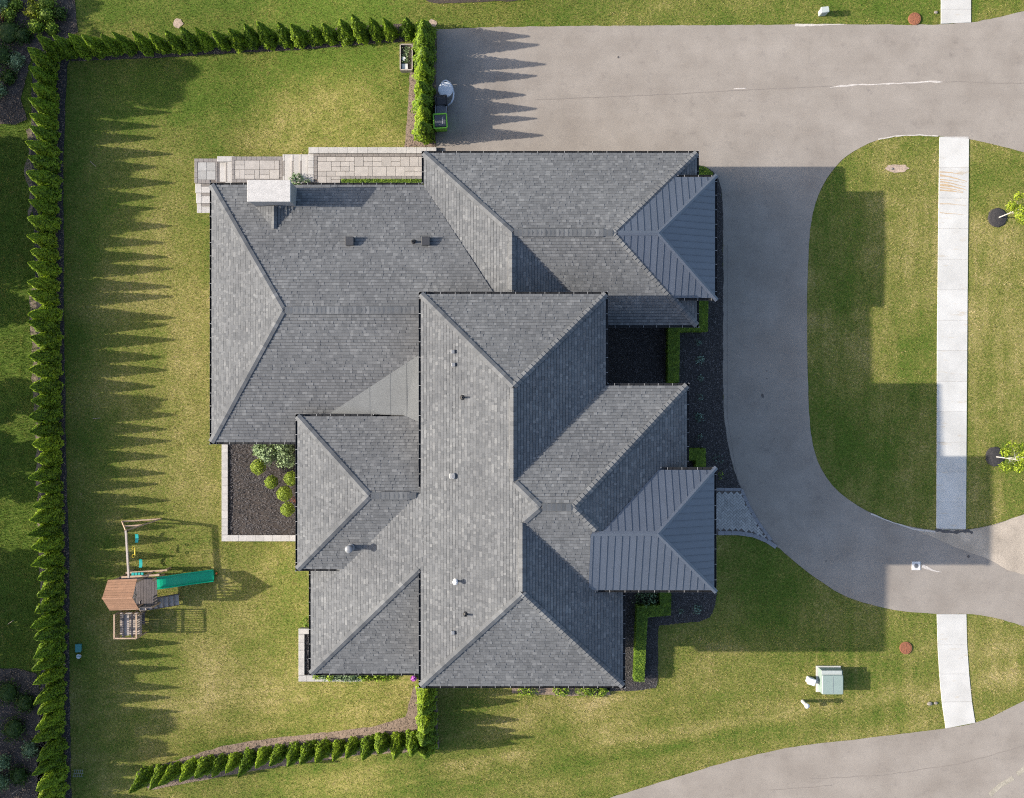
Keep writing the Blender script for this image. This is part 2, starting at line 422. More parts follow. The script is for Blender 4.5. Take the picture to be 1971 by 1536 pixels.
def lawn_dry_shade(x, y):
    """0 lush green .. 1 straw, with worn patches, and shade painted in as greener turf (x, y in metres)"""
    n = 0.55 * vnoise(x, y, 2.6, 3) + 0.3 * vnoise(x, y, 0.9, 5) + 0.15 * vnoise(x, y, 0.35, 9)
    st = np.where(x > 13.5, vnoise(x * 5.5, y * .45, 1.0, 51), np.where(y < -14.6, vnoise(x * .35 + y * .05, (y - .16 * x) * 4.5, 1.0, 53), 0.5))
    d = 0.335 + 0.32 * (n - 0.5) * 2.0 + 0.26 * (st - 0.5)
    for px, py, r, a in [(300, 430, 70, .2), (350, 640, 75, .24), (345, 740, 60, .24), (410, 880, 70, .16), (470, 1320, 100, .22), (380, 1370, 60, .16), (560, 1330, 70, .22), (600, 200, 100, .18), (520, 240, 90, .16),
                         (330, 330, 50, .16), (1740, 320, 40, .12), (1700, 640, 70, .26), (1915, 450, 80, .28), (1910, 1280, 60, .28), (1160, 1370, 80, .24), (1130, 1345, 50, .2), (720, 1400, 60, .2), (1700, 480, 60, .2),
                         (1450, 1240, 120, .10), (1690, 1310, 70, .16), (640, 1340, 60, .2), (700, 270, 70, .2), (585, 1150, 30, .25), (1880, 640, 60, .16), (1650, 700, 60, .22), (470, 1000, 50, .08),
                         (1563, 380, 16, .22), (1562, 450, 16, .25), (1560, 530, 16, .25), (1560, 610, 16, .25), (1561, 690, 16, .25), (1563, 770, 16, .22), (1625, 450, 70, -.16), (1620, 560, 60, -.16), (1590, 700, 60, -.18), (1700, 830, 110, -.16), (1450, 1200, 110, -.14), (1600, 1190, 110, -.16), (170, 250, 70, -.16), (170, 450, 70, -.18), (170, 650, 70, -.18), (170, 850, 70, -.18), (170, 1050, 70, -.18), (170, 1250, 70, -.18), (180, 1420, 80, -.2), (250, 1085, 34, .3), (300, 1190, 36, .24), (425, 1110, 22, .3), (215, 1210, 30, .2), (30, 450, 110, -.3), (30, 850, 110, -.3), (30, 1150, 110, -.3), (160, 300, 60, -.1), (400, 35, 260, -.45), (700, 30, 140, -.42), (1150, 25, 260, -.18), (1650, 25, 180, -.14), (30, 650, 90, -.2), (700, 1490, 300, -.04), (440, 1420, 60, -.24), (560, 1390, 60, -.2), (330, 1280, 60, -.12),  # negatives on the east lawn, hedge edge and left strip paint shade as green
                         (1250, 1480, 140, -.06), (430, 920, 30, -.15), (1600, 860, 120, -.2), (1450, 1130, 120, -.22), (1760, 900, 60, -.1), (1780, 620, 30, -.16)]:
        c = G(px, py); rr = r / K; a = a * 0.72
        d = d + a * np.exp(-((x - c.x) ** 2 + (y - c.y) ** 2) / (2 * (rr * 0.75) ** 2))
    # mower lines along the front verge
    ln = np.sin((y * 1.0 - 0.16 * x + 16.5) * 3.3) * np.exp(-((y - 0.16 * x + 18.3) / 1.9) ** 2) * (x > -16)
    d = d - 0.5 * np.clip((-x - 22.9) / 0.5, 0, 1)  # tree shade left of the hedge, put into the turf colour as deep green
    return np.clip(d + 0.12 * ln, 0, 1)

def make_ground():
    xs = np.concatenate([[-900, -300, -120, -60, -42], np.arange(-34, 34.01, 0.25), [42, 60, 120, 300, 900]])
    ys = np.concatenate([[-900, -300, -120, -60, -40], np.arange(-27, 27.01, 0.25), [40, 60, 120, 300, 900]])
    X, Y = np.meshgrid(xs, ys); Z = gz_np(X) + np.where(np.abs(X) < 35, 0.03 * (vnoise(X, Y, 3.0, 21) - 0.5), 0) - 0.016
    nx, ny = len(xs), len(ys)
    v = np.stack([X, Y, Z], -1).reshape(-1, 3)
    i = np.arange(nx * ny).reshape(ny, nx)
    f = np.stack([i[:-1, :-1], i[:-1, 1:], i[1:, 1:], i[1:, :-1]], -1).reshape(-1, 4)
    me = bpy.data.meshes.new('lawn'); me.from_pydata(v.tolist(), [], f.tolist())
    a = me.attributes.new('dry', 'FLOAT', 'POINT'); a.data.foreach_set('value', lawn_dry_shade(v[:, 0], v[:, 1]).astype(np.float32))
    o = finish('lawn', me, 'grass_ground', smooth_=True)
    tag(o, 'mown lawn patched with green and straw', 'lawn', kind='structure')
make_ground()

drive = tag(sheet('driveway', DRIVE, 0.006, 'asphalt', flat=0.0), 'weathered asphalt driveway looping past the garage', 'driveway', kind='structure')
street = tag(sheet('street', STREET, 0.006, 'asphalt', flat=0.0), 'asphalt street at the corner of the lot', 'road', kind='structure')

def ribbon(px, w, name, mat, parent, dz=0.011, jit=0.3):
    """a thin strip along a line of pixels, w pixels wide (a number or one per point)"""
    P = [Vector(G(x, y).to_2d()) for x, y in px]; n = len(P); L = []; R = []
    ws = w if isinstance(w, (list, tuple)) else [w] * n
    for i in range(n):
        d = (P[min(i + 1, n - 1)] - P[max(i - 1, 0)]).normalized(); nrm = Vector((-d.y, d.x)) * (ws[i] / K / 2) * random.uniform(1 - jit, 1 + jit)
        L.append(P[i] + nrm); R.append(P[i] - nrm)
    m = MB(); m.add([(p.x, p.y, gz(p.x, p.y) + dz) for p in L + R], [(n + i, n + i + 1, i + 1, i) for i in range(n - 1)])
    return m.build(name, mat, parent)
def wig(pts, step=14, amp=1.0):
    o = []
    for a, b in zip(pts, pts[1:]):
        k = max(1, int(math.hypot(b[0] - a[0], b[1] - a[1]) / step))
        o += [(a[0] + (b[0] - a[0]) * j / k, a[1] + (b[1] - a[1]) * j / k + random.uniform(-amp, amp)) for j in range(k)]
    return o + [pts[-1]]
ribbon(wig([(1030, 192), (1180, 186), (1300, 181), (1440, 173), (1600, 166)], 12, 0.5), 1.3, 'paving_seam', 'crack', drive)
ribbon(wig([(1790, 158), (1850, 157), (1910, 160), (1990, 160)], 12, 0.6), 1.2, 'paving_seam', 'crack', drive)
wl_ = wig([(1597, 168), (1640, 164), (1690, 162), (1740, 160), (1790, 157), (1815, 158)], 9, 0.8)
ribbon(wl_, [0.6] + [random.uniform(1.5, 4.2) for _ in wl_[2:]] + [0.5], 'pale_seam_stain', 'efflorescence', drive, 0.013, 0.2)
ribbon(wig([(1412, 171), (1435, 170)], 6, 0.3), 1.6, 'pale_seam_stain', 'efflorescence', drive, 0.013)
ribbon(wig([(1530, 48.5), (1545, 48.5), (1570, 48), (1625, 47)], 8, 0.5), [5, 5, 4, 4, 3, 3, 2, 2, 1.5, 1.5, 1, 1, 1, 1][:len(wig([(1530, 48.5), (1545, 48.5), (1570, 48), (1625, 47)], 8, 0))], 'pale_edge', 'efflorescence', drive, 0.013)
ribbon(wig([(1690, 268), (1730, 261), (1770, 260), (1806, 262)], 9, 0.6), 2.2, 'pale_edge', 'efflorescence', drive, 0.013)
ribbon(wig([(1676, 989), (1720, 1006), (1757, 1018), (1800, 1024)], 9, 0.6), 2.6, 'pale_edge', 'efflorescence', drive, 0.013)
ribbon(wig([(1400, 470), (1400, 800), (1420, 930)], 20, 1.0), 1.0, 'paving_seam', 'crack', drive, 0.0105)
sed = [(1755, 1017), (1803, 1022), (1858, 1022), (1890, 1016), (1925, 1007), (1971, 991), (2060, 962), (2060, 1130), (1990, 1112), (1940, 1098), (1916, 1083), (1880, 1068), (1840, 1054), (1800, 1036)]
sheet('sediment_stain', dense(ground_xy(sed), 0.3, 0.03), 0.012, 'sediment', drive, flat=0.0)
ribbon(wig([(1800, 1020), (1830, 1024), (1862, 1022), (1872, 1026)], 5, 1.2), 5.5, 'dark_stain', 'oil', drive, 0.0155, 0.5)
ribbon(wig([(1775, 1089), (1795, 1098), (1812, 1101)], 6, 0.4), [7, 5, 4, 2.5, 1.5, 1][:len(wig([(1775, 1089), (1795, 1098), (1812, 1101)], 6, 0))], 'pale_seam_stain', 'efflorescence', drive, 0.0135)
for x, y, w in [(1468, 762, 6), (1476, 714, 2), (1476, 729, 2), (1500, 715, 1.5), (1864, 1071, 5), (1478, 660, 1.6), (1490, 845, 1.5), (1190, 110, 3.5), (1590, 1080, 2)]:
    c = G(x, y); m = MB(); n = 9
    m.add([(c.x + w / K * 0.55 * random.uniform(.6, 1.1) * math.cos(6.283 * i / n), c.y + w / K * 0.8 * random.uniform(.6, 1.1) * math.sin(6.283 * i / n), 0.0165) for i in range(n)], [tuple(range(n))])
    m.build('oil_spot', 'oil', drive)
for pts, w in [([(1905, 1530), (1925, 1512), (1950, 1497)], 9), ([(1958, 1490), (1985, 1470)], 9)]:
    ribbon(wig(pts, 8, 0.4), w, 'lane_dash', 'lane_paint', street, 0.0105, 0.1)
for pts in [[(1560, 1500), (1700, 1492), (1850, 1470), (1990, 1430)], [(1480, 1520), (1600, 1512)]]:
    ribbon(wig(pts, 14, 1.0), 1.0, 'paving_seam', 'crack', street, 0.0105)

# ------------------------------------------------------------------ pavement slabs
def sidewalk(name, left, right, ys, label):
    root = thing(name, label, 'sidewalk', G((left[0][0] + right[0][0]) / 2, left[0][1]), None); root['kind'] = 'structure'
    def at(line, y):
        for a, b in zip(line, line[1:]):
            if a[1] <= y <= b[1]: return a[0] + (b[0] - a[0]) * (y - a[1]) / (b[1] - a[1])
        return line[0][0] if y < line[0][1] else line[-1][0]
    m = MB(); m.prism([G(x, y).to_2d() for x, y in [(a + 1, b) for a, b in left] + [(a - 1, b) for a, b in right[::-1]]], -.1, .012); m.build('slab_bedding', 'stone_cap', root)
    for a, b, in zip(ys, ys[1:]):
        a0, a1 = a if isinstance(a, tuple) else (a, a); b0, b1 = b if isinstance(b, tuple) else (b, b)
        q = [(at(left, a0), a0 + .22), (at(right, a1), a1 + .22), (at(right, b1), b1 - .22), (at(left, b0), b0 - .22)]
        P = [G(x, y).to_2d() for x, y in q]
        m = MB(); top = random.uniform(0.022, 0.03); c = sum(P, Vector((0, 0))) / 4
        inn = [c + (p - c) * (1 - 0.012 / (p - c).length) for p in P]
        m.add([(p.x, p.y, -0.1) for p in P] + [(p.x, p.y, top - 0.008) for p in P] + [(p.x, p.y, top) for p in inn],
              [(0, 4, 5, 1), (1, 5, 6, 2), (2, 6, 7, 3), (3, 7, 4, 0), (4, 8, 9, 5), (5, 9, 10, 6), (6, 10, 11, 7), (7, 11, 8, 4), (8, 11, 10, 9)])
        m.build('slab', 'concrete', root)
sidewalk('sidewalk', [(1808, 263), (1804, 600), (1802, 1019)], [(1865, 263), (1862, 600), (1859, 1019)],
         [(263, 267)] + [323, 381.5, 440, 499, 558, 616.5, 675, 734, 792.5, 851, 908.5, 966] + [(1016, 1018)], 'pale concrete sidewalk crossing the oval lawn')
sidewalk('sidewalk', [(1803, 1182), (1805, 1260), (1811, 1340), (1820, 1402)], [(1860, 1182), (1862, 1260), (1869, 1340), (1877, 1391)],
         [1182, 1241, 1297, (1351, 1350), (1402, 1391)], 'white concrete sidewalk running down to the corner street')
sidewalk('sidewalk', [(1811, -60), (1811, 46)], [(1869, -60), (1869, 43)], [-60, -42, 18, (46, 43.5)], 'short concrete sidewalk entering at the top edge')

swk = [o for o in bpy.data.objects if o.name == 'sidewalk'][0]
plain('rust_stain', (0.37, 0.275, 0.175), 0.9, 0.12, 8, 40)
for y0, y1, w0 in [(331, 336, 2.2), (338, 350, 3.0), (346, 352, 1.4), (350, 360, 2.4), (356, 366, 3.6), (361, 369, 2.2), (366, 371, 2.8), (392, 396, 1.3), (410, 414, 1.0)]:
    n_ = 9; w0 *= 1.25; L_ = random.uniform(.6, 1.0)
    ln_ = [(1809 + 54 * L_ * i / (n_ - 1), y0 + (y1 - y0) * (i / (n_ - 1)) ** 1.5 + random.uniform(-.5, .5)) for i in range(n_)]
    ribbon(ln_, [w0 * (1 - i / n_ * .85) for i in range(n_)], 'rust_stain', 'rust_stain', swk, 0.0335, 0.3)

# ------------------------------------------------------------------ the house: roof planes in plan units
class Plane:
    """a roof slope: side is the way it faces, e its eave line, z0 the eave height, p the pitch"""
    def __init__(s, side, e, z0, p, polys): s.side, s.e, s.z0, s.p, s.polys = side, e, z0, p, polys
    def v(s, x, y): return {'W': x - s.e, 'E': s.e - x, 'N': y - s.e, 'S': s.e - y}[s.side]
    def z(s, x, y): return s.z0 + s.p * s.v(x, y) / K
    def uv(s, x, y): return (y, x - s.e) if s.side == 'W' else (y, s.e - x) if s.side == 'E' else (x, y - s.e) if s.side == 'N' else (x, s.e - y)
    def xy(s, u, v): return (s.e + v, u) if s.side == 'W' else (s.e - v, u) if s.side == 'E' else (u, s.e + v) if s.side == 'N' else (u, s.e - v)
    def pt(s, u, v, off=0.0):
        x, y = s.xy(u, v); c = 1 / math.sqrt(1 + s.p * s.p); d = {'W': (-1, 0), 'E': (1, 0), 'N': (0, 1), 'S': (0, -1)}[s.side]
        return (x / K + d[0] * s.p * c * off, -y / K + d[1] * s.p * c * off, s.z0 + s.p * v / K + c * off)
P_ = 0.50
ZG, ZM, ZC, ZB, ZT, ZP = 3.81, 6.60, 3.93, 4.75, 7.305, 4.42
PG = 0.557
g_n = Plane('N', -444.6, ZG, P_, [[(-161.7, -444.6), (335, -444.6), (177, -286.6), (0, -286.6)]])
g_w = Plane('W', -161.7, ZG, 2.057 * K / 161.7, [[(-161.7, -444.6), (0, -286.6), (0, -160), (-161.7, -160)]])
g_e = Plane('E', 335, ZG, P_, [[(335, -444.6), (335, -128.6), (177, -286.6)]])
g_s = Plane('S', -128.6, ZG, P_, [[(0, -286.6), (177, -286.6), (335, -128.6), (158, -128.6)]])
g_x = Plane('E', 158, ZG, P_ * 158 / 158, [[(0, -286.6), (0, -160), (126.6, -160)]])
l_n = Plane('N', -387.7, ZG, 0.325, [[(-542, -387.7), (-161.7, -387.7), (-20, -165), (-20, -153.3), (-395.2, -153.3)]])
l_s = Plane('S', 81.1, ZG, 0.325, [[(-395.2, -153.3), (-142, -153.3), (-142, 81.1), (-542, 81.1)]])
l_w = Plane('W', -542, ZG, 0.325 * 234.4 / 146.8, [[(-542, -387.7), (-395.2, -153.3), (-542, 81.1)]])
m_w = Plane('W', -158.3, ZM, P_, [[(-158.3, -181.7), (2.2, -21.2), (2.2, 329.9), (-158.3, 490.4)], [(2.2, 134), (16.8, 147.7), (16.8, 315.3), (2.2, 329.9)], [(16.8, 147.7), (45, 174), (16.8, 200)]])
m_n = Plane('N', -181.7, ZM, P_, [[(-158.3, -181.7), (162.7, -181.7), (2.2, -21.2)]])
m_e = Plane('E', 162.7, ZM, P_, [[(162.7, -181.7), (162.7, -26.5), (2.2, 134), (2.2, -21.2)]])
m_f = Plane('E', 191.9, ZM, P_, [[(16.8, 200), (16.8, 315.3), (135, 433.5), (135, 318.2)], [(135, 318.2), (135, 433.5), (191.9, 490.4), (191.9, 318.2)]])
m_s = Plane('S', 490.4, ZM, P_, [[(16.8, 315.3), (-158.3, 490.4), (191.9, 490.4)]])
d_n = Plane('N', -26.5, ZM, P_, [[(162.7, -26.5), (300.3, -26.5), (99.3, 174), (45, 174), (2.2, 134)]])
d_e = Plane('E', 300.3, ZM, P_, [[(99.3, 174), (300.3, -26.5), (300.3, 118), (144, 219)]])
d_s = Plane('S', 375, ZM, P_, [[(45, 174), (99.3, 174), (144, 219), (144, 323.4), (140, 323.4), (16.8, 200)]])
c_w = Plane('W', -363.4, ZC, (ZM - ZC) * K / 205.1, [[(-151.5, 158), (-151.5, 282.4), (-363.4, 494.3), (-363.4, 290)]])
c_s = Plane('S', 494.3, ZC, P_, [[(-363.4, 494.3), (-150, 494.3), (-150, 281), (-158.3, 289.2)]])
b_n = Plane('N', 26.7, ZB, P_, [[(-381.3, 26.7), (-140, 26.7), (-140, 164.7), (-243.3, 164.7)]])
b_w = Plane('W', -381.3, ZB, P_, [[(-381.3, 26.7), (-243.3, 164.7), (-381.3, 302.7)]])
b_s = Plane('S', 302.7, ZB, P_, [[(-243.3, 164.7), (-160, 164.7), (-160, 302.7), (-381.3, 302.7)]])
t_n = Plane('N', 114.4, ZT, P_, [[(248.8, 114.4), (342, 114.4), (237.5, 218.9), (144.3, 218.9)]])
t_s = Plane('S', 323.4, ZT, P_, [[(128, 218.9), (237.5, 218.9), (342, 323.4), (128, 323.4)]])
t_e = Plane('E', 342, ZT, P_, [[(342, 114.4), (342, 323.4), (237.5, 218.9)]])
p_n = Plane('N', -397, ZP, P_, [[(288, -397), (363.3, -397), (252.3, -286), (177, -286)]])
p_s = Plane('S', -175, ZP, P_, [[(177, -286), (252.3, -286), (363.3, -175), (288, -175)]])
p_e = Plane('E', 363.3, ZP, P_, [[(363.3, -397), (363.3, -175), (252.3, -286)]])
ROOFS = {'garage': [g_n, g_w, g_e, g_s, g_x], 'family': [l_n, l_s, l_w], 'main': [m_w, m_n, m_e, m_f, m_s], 'cross': [d_n, d_e, d_s], 'rear': [c_w, c_s], 'bay': [b_n, b_w, b_s]}
METAL = {'entry': [t_n, t_s, t_e], 'porch': [p_n, p_s, p_e]}
def in_poly(x, y, poly, eps=0.01):
    sg = 0
    for i in range(len(poly)):
        x0, y0 = poly[i]; x1, y1 = poly[(i + 1) % len(poly)]; c = (x1 - x0) * (y - y0) - (y1 - y0) * (x - x0)
        if abs(c) < eps * 100: continue
        if sg == 0: sg = 1 if c > 0 else -1
        elif c * sg < 0: return False
    return True
ALLP = [p for L in list(ROOFS.values()) + list(METAL.values()) for p in L]
def roof_z(x, y):
    best = None
    for p in ALLP:
        for q in p.polys:
            if in_poly(x, y, q):
                z = p.z(x, y)
                if best is None or z > best: best = z
    return best
def on_roof(px, py):
    z = 6.0
    for _ in range(25):
        w = W(px, py, z); nz = roof_z(w.x * K, -w.y * K)
        if nz is None: break
        z = nz
    return W(px, py, z)
def clip(poly, conv):
    """Sutherland-Hodgman in the plane; conv convex"""
    ar = sum(conv[i][0] * conv[(i + 1) % len(conv)][1] - conv[(i + 1) % len(conv)][0] * conv[i][1] for i in range(len(conv)))
    cv = conv if ar > 0 else conv[::-1]; out = poly
    for i in range(len(cv)):
        ax, ay = cv[i]; bx, by = cv[(i + 1) % len(cv)]; ex, ey = bx - ax, by - ay; inp = out; out = []
        if not inp: return []
        for j in range(len(inp)):
            p, q = inp[j - 1], inp[j]
            dp = ex * (p[1] - ay) - ey * (p[0] - ax); dq = ex * (q[1] - ay) - ey * (q[0] - ax)
            if dq >= -1e-9:
                if dp < -1e-9:
                    t = dp / (dp - dq); out.append((p[0] + (q[0] - p[0]) * t, p[1] + (q[1] - p[1]) * t))
                out.append(q)
            elif dp >= -1e-9:
                t = dp / (dp - dq); out.append((p[0] + (q[0] - p[0]) * t, p[1] + (q[1] - p[1]) * t))
    return out

HOUSE = thing('house', 'sprawling two-storey house with grey shingled hip roofs', 'house', (0, 0, 0))
NEAVE = 4.2            # the gutter takes this much of each eave (plan units)
def shingle_field(plane, parent, trim=True):
    c = 1 / math.sqrt(1 + plane.p ** 2); ex = 0.146 * c * K; m = MB(); v0min = NEAVE if trim else 0.0
    for poly in plane.polys:
        uv = [plane.uv(x, y) for x, y in poly]; us = [a for a, _ in uv]; vv = [b for _, b in uv]
        u0, u1, vmax = min(us), max(us), max(vv); k = 0
        while v0min + k * ex < vmax:
            va = v0min + k * ex; vb = va + ex; u = u0 - random.uniform(0, 9)
            if vb > min(vv):
                while u < u1:
                    w = random.choice((3.4, 4.4, 5.2, 6.2, 7.4, 9.0)); ub = u + w
                    lift = random.choice((0.010, 0.012, 0.022, 0.026)); q = [(u + .05, va), (ub - .05, va), (ub - .05, vb - .7), (u + .05, vb - .7)]; u = ub
                    if q[1][0] < u0: continue
                    r = clip(q, uv)
                    if len(r) < 3: continue
                    n = len(m.v); top = [plane.pt(a, b, 0.006 + lift * max(0.12, 1 - (b - va) / ex)) for a, b in r]
                    m.v += top; m.f.append(tuple(range(n, n + len(r))))
                    for j in range(len(r)):          # the butt edge at the low side, and the side edges of the thick tabs
                        a, b = r[j], r[(j + 1) % len(r)]
                        if abs(a[1] - va) < 1e-6 and abs(b[1] - va) < 1e-6 or (lift > 0.02 and abs(a[0] - b[0]) < 1e-6):
                            n2 = len(m.v); m.v += [plane.pt(a[0], a[1], -0.004), plane.pt(b[0], b[1], -0.004)]
                            m.f.append((n + (j + 1) % len(r), n + j, n2, n2 + 1))
            k += 1
    # outward normals
    o = m.build('shingle_field', 'shingle', parent); me = o.data
    bm = bmesh.new(); bm.from_mesh(me)
    for f in bm.faces:
        if f.normal.z < 0: f.normal_flip()
    bm.to_mesh(me); bm.free(); o['kind'] = 'stuff'; return o
def deck(planes, parent, eaves, label, mat='deck_felt'):
    m = MB()
    for p in planes:
        for q in p.polys:
            uv = [p.uv(x, y) for x, y in q]; us = [a for a, _ in uv]; vm = max(b for _, b in uv)
            uv = clip([(min(us) - 1, NEAVE - .6), (max(us) + 1, NEAVE - .6), (max(us) + 1, vm + 1), (min(us) - 1, vm + 1)], uv)
            if len(uv) >= 3: m.add([p.pt(u, v, -0.004) for u, v in uv], [tuple(range(len(uv)))])
    for x0, y0, x1, y1, z in eaves:      # soffit boards
        m.box(((x0 + x1) / 2 / K, -(y0 + y1) / 2 / K, z - 0.21), (abs(x1 - x0) / K, abs(y1 - y0) / K, 0.03))
    o = m.build('roof', mat, parent); o['label'] = label; return o
RP = {}
RP['garage'] = deck(ROOFS['garage'], HOUSE, [(-158, -441, 331, -132, ZG)], 'garage roof in grey shingles')
RP['family'] = deck(ROOFS['family'], HOUSE, [(-538, -384, -130, 77, ZG)], 'low family room roof in grey shingles')
RP['main'] = deck(ROOFS['main'], HOUSE, [(-155, -178, 159, 260, ZM), (-155, 260.5, 188, 486, ZM)], 'upper main roof in grey shingles')
RP['cross'] = deck(ROOFS['cross'], HOUSE, [(160, -23, 297, 150, ZM)], 'cross hip roof in grey shingles')
RP['rear'] = deck(ROOFS['rear'], HOUSE, [(-360, 296, -140, 490, ZC)], 'lower rear roof in grey shingles')
RP['bay'] = deck(ROOFS['bay'], HOUSE, [(-378, 30, -140, 299, ZB)], 'rear bay hip roof in grey shingles')
for k, L in ROOFS.items():
    for p in L: shingle_field(p, RP[k])

def hip_cap(parent, A, B, planes, piece=0.20, half=0.15, raise_=0.075, start=0.10, name='hip_cap'):
    """overlapping cap shingles from the low end A to the high end B (plan units)"""
    A, B = Vector(A), Vector(B); d = (B - A); L = d.length / K; d.normalize(); n = Vector((-d.y, d.x)) * (half * K)
    zf = lambda q: min(p.z(q.x, q.y) for p in planes)
    m = MB(); s = start
    while s < L - 0.05:
        e = min(L, s + piece * 1.25); a = A + d * (s * K); b = A + d * (e * K); up = raise_ + random.uniform(-.004, .006)
        rows = []
        for q, o in ((a, up), (b, up * 0.45)):
            l, r = q + n, q - n
            rows.append([T(l.x, l.y, zf(l) + o), T(q.x, q.y, zf(q) + o + 0.012), T(r.x, r.y, zf(r) + o)])
        (l0, c0, r0), (l1, c1, r1) = rows; dn = Vector((0, 0, -up - 0.01))
        m.add([l0, c0, r0, l1, c1, r1, l0 + dn, c0 + dn, r0 + dn, l1 + dn * .5, r1 + dn * .5],
              [(0, 1, 4, 3), (1, 2, 5, 4), (6, 7, 1, 0), (7, 8, 2, 1), (6, 0, 3, 9), (2, 8, 10, 5)])
        s += piece
    o = m.build(name, 'shingle', parent); o['kind'] = 'stuff'; return o
def ridge_vent(parent, A, B, planes, half=0.17, h=0.07):
    A, B = Vector(A), Vector(B); d = (B - A); L = d.length / K; d.normalize(); n = Vector((-d.y, d.x)) * (half * K)
    zf = lambda q: min(p.z(q.x, q.y) for p in planes); m = MB(); s = 0.0
    while s < L - 0.02:
        e = min(L, s + 0.21); a = A + d * (s * K); b = A + d * (e * K); rows = []
        for q, o in ((a, h + 0.006), (b, h)):
            l, r = q + n, q - n
            rows.append([T(l.x, l.y, zf(l) + o), T(q.x, q.y, zf(q) + o), T(r.x, r.y, zf(r) + o)])
        (l0, c0, r0), (l1, c1, r1) = rows
        m.add([l0, c0, r0, l1, c1, r1], [(0, 1, 4, 3), (1, 2, 5, 4)]); s += 0.19
    o = m.build('ridge_vent', 'shingle', parent); o['kind'] = 'stuff'
    g = MB(); hh = h - 0.012                      # the dark vent body under the caps
    q = []
    for w in (A, B):
        l, r = w + n * 1.13, w - n * 1.13
        q += [T(l.x, l.y, zf(l) - 0.01), T(r.x, r.y, zf(r) - 0.01), T(l.x, l.y, zf(l) + hh), T(w.x, w.y, zf(w) + hh), T(r.x, r.y, zf(r) + hh)]
    g.add(q, [(0, 2, 7, 5), (1, 6, 9, 4), (2, 3, 8, 7), (3, 4, 9, 8), (0, 1, 4, 3, 2), (5, 7, 8, 9, 6)])
    g.build('vent_body', 'gutter', parent)
R = RP
hip_cap(R['garage'], (-161, -444), (0, -286.6), [g_n, g_w]); hip_cap(R['garage'], (334, -444), (177, -286.6), [g_n, g_e]); hip_cap(R['garage'], (334, -129), (177, -286.6), [g_s, g_e])
hip_cap(R['garage'], (0, -286.6), (177, -286.6), [g_n, g_s], name='ridge_cap'); hip_cap(R['garage'], (0, -184), (0, -286.6), [g_w, g_x], name='ridge_cap')
hip_cap(R['family'], (-541, -387), (-395.2, -153.3), [l_n, l_w]); hip_cap(R['family'], (-541, 80.5), (-395.2, -153.3), [l_s, l_w]); hip_cap(R['family'], (-395.2, -153.3), (-150, -153.3), [l_n, l_s], name='ridge_cap')
hip_cap(R['main'], (-157.5, -181), (2.2, -21.2), [m_w, m_n]); hip_cap(R['main'], (162, -181), (2.2, -21.2), [m_e, m_n]); hip_cap(R['main'], (2.2, -21.2), (2.2, 134), [m_w, m_e], name='ridge_cap')
hip_cap(R['main'], (2.2, 134), (45, 174), [m_w, d_n]); hip_cap(R['main'], (16.8, 200), (45, 174), [m_w, d_s]); hip_cap(R['main'], (16.8, 315.3), (16.8, 200), [m_w, m_f], name='ridge_cap')
hip_cap(R['main'], (-157.5, 489.8), (16.8, 315.3), [m_w, m_s]); hip_cap(R['main'], (191, 489.6), (16.8, 315.3), [m_f, m_s])
hip_cap(R['cross'], (299.6, -26), (99.3, 174), [d_n, d_e]); hip_cap(R['cross'], (45, 174), (99.3, 174), [d_n, d_s], name='ridge_cap'); hip_cap(R['cross'], (140, 215), (99.3, 174), [d_e, d_s])
hip_cap(R['rear'], (-362.8, 493.6), (-158.3, 289.2), [c_w, c_s])
hip_cap(R['bay'], (-380.7, 27.3), (-243.3, 164.7), [b_n, b_w]); hip_cap(R['bay'], (-380.7, 302.1), (-243.3, 164.7), [b_s, b_w]); hip_cap(R['bay'], (-243.3, 164.7), (-160, 164.7), [b_n, b_s], name='ridge_cap')
ridge_vent(R['garage'], (18, -286.6), (158, -286.6), [g_n, g_s]); ridge_vent(R['family'], (-378, -153.3), (-159, -153.3), [l_n, l_s])
ridge_vent(R['bay'], (-222, 164.7), (-174, 164.7), [b_n, b_s])
ridge_vent(R['main'], (2.2, 0), (2.2, 114), [m_w, m_e], 0.17, 0.05); ridge_vent(R['main'], (16.8, 228), (16.8, 295), [m_w, m_f], 0.17, 0.05); ridge_vent(R['garage'], (0, -268), (0, -190), [g_w, g_x], 0.17, 0.05)

# the membrane saddle between the family room roof and the main wall
def on_plane(px, py, pl, up=0.03):
    z = 5.0
    for _ in range(30):
        w = W(px, py, z); z = pl.z(w.x * K, -w.y * K) + up
    return (px, py, z)
sq = [on_plane(635, 795.5, l_s), on_plane(806.5, 683, l_s), on_plane(806.5, 812, b_n), on_plane(776, 799, b_n)]
m = MB(); m.add([W(*q) for q in sq], [(3, 2, 1, 0)]); sad = m.build('roof_saddle', 'membrane', RP['family'])
sm = MB()
plain('membrane_lap', (0.096, 0.102, 0.106), 0.8)
for fx in (0.45, 0.68, 0.86):
    a = W(*sq[0]).lerp(W(*sq[1]), fx); q = W(*sq[3]).lerp(W(*sq[2]), .5); tt = (a.x - W(*sq[0]).x) / (W(*sq[3]).x - W(*sq[0]).x); b = W(*sq[0]).lerp(W(*sq[3]), tt) if tt < 1 else W(*sq[3]).lerp(W(*sq[2]), (a.x - W(*sq[3]).x) / (W(*sq[2]).x - W(*sq[3]).x))
    sm.beam(a + Vector((0, 0, .003)), b + Vector((0, 0, .003)), 0.03, 0.006)
sm.build('membrane_lap', 'membrane_lap', RP['family'])

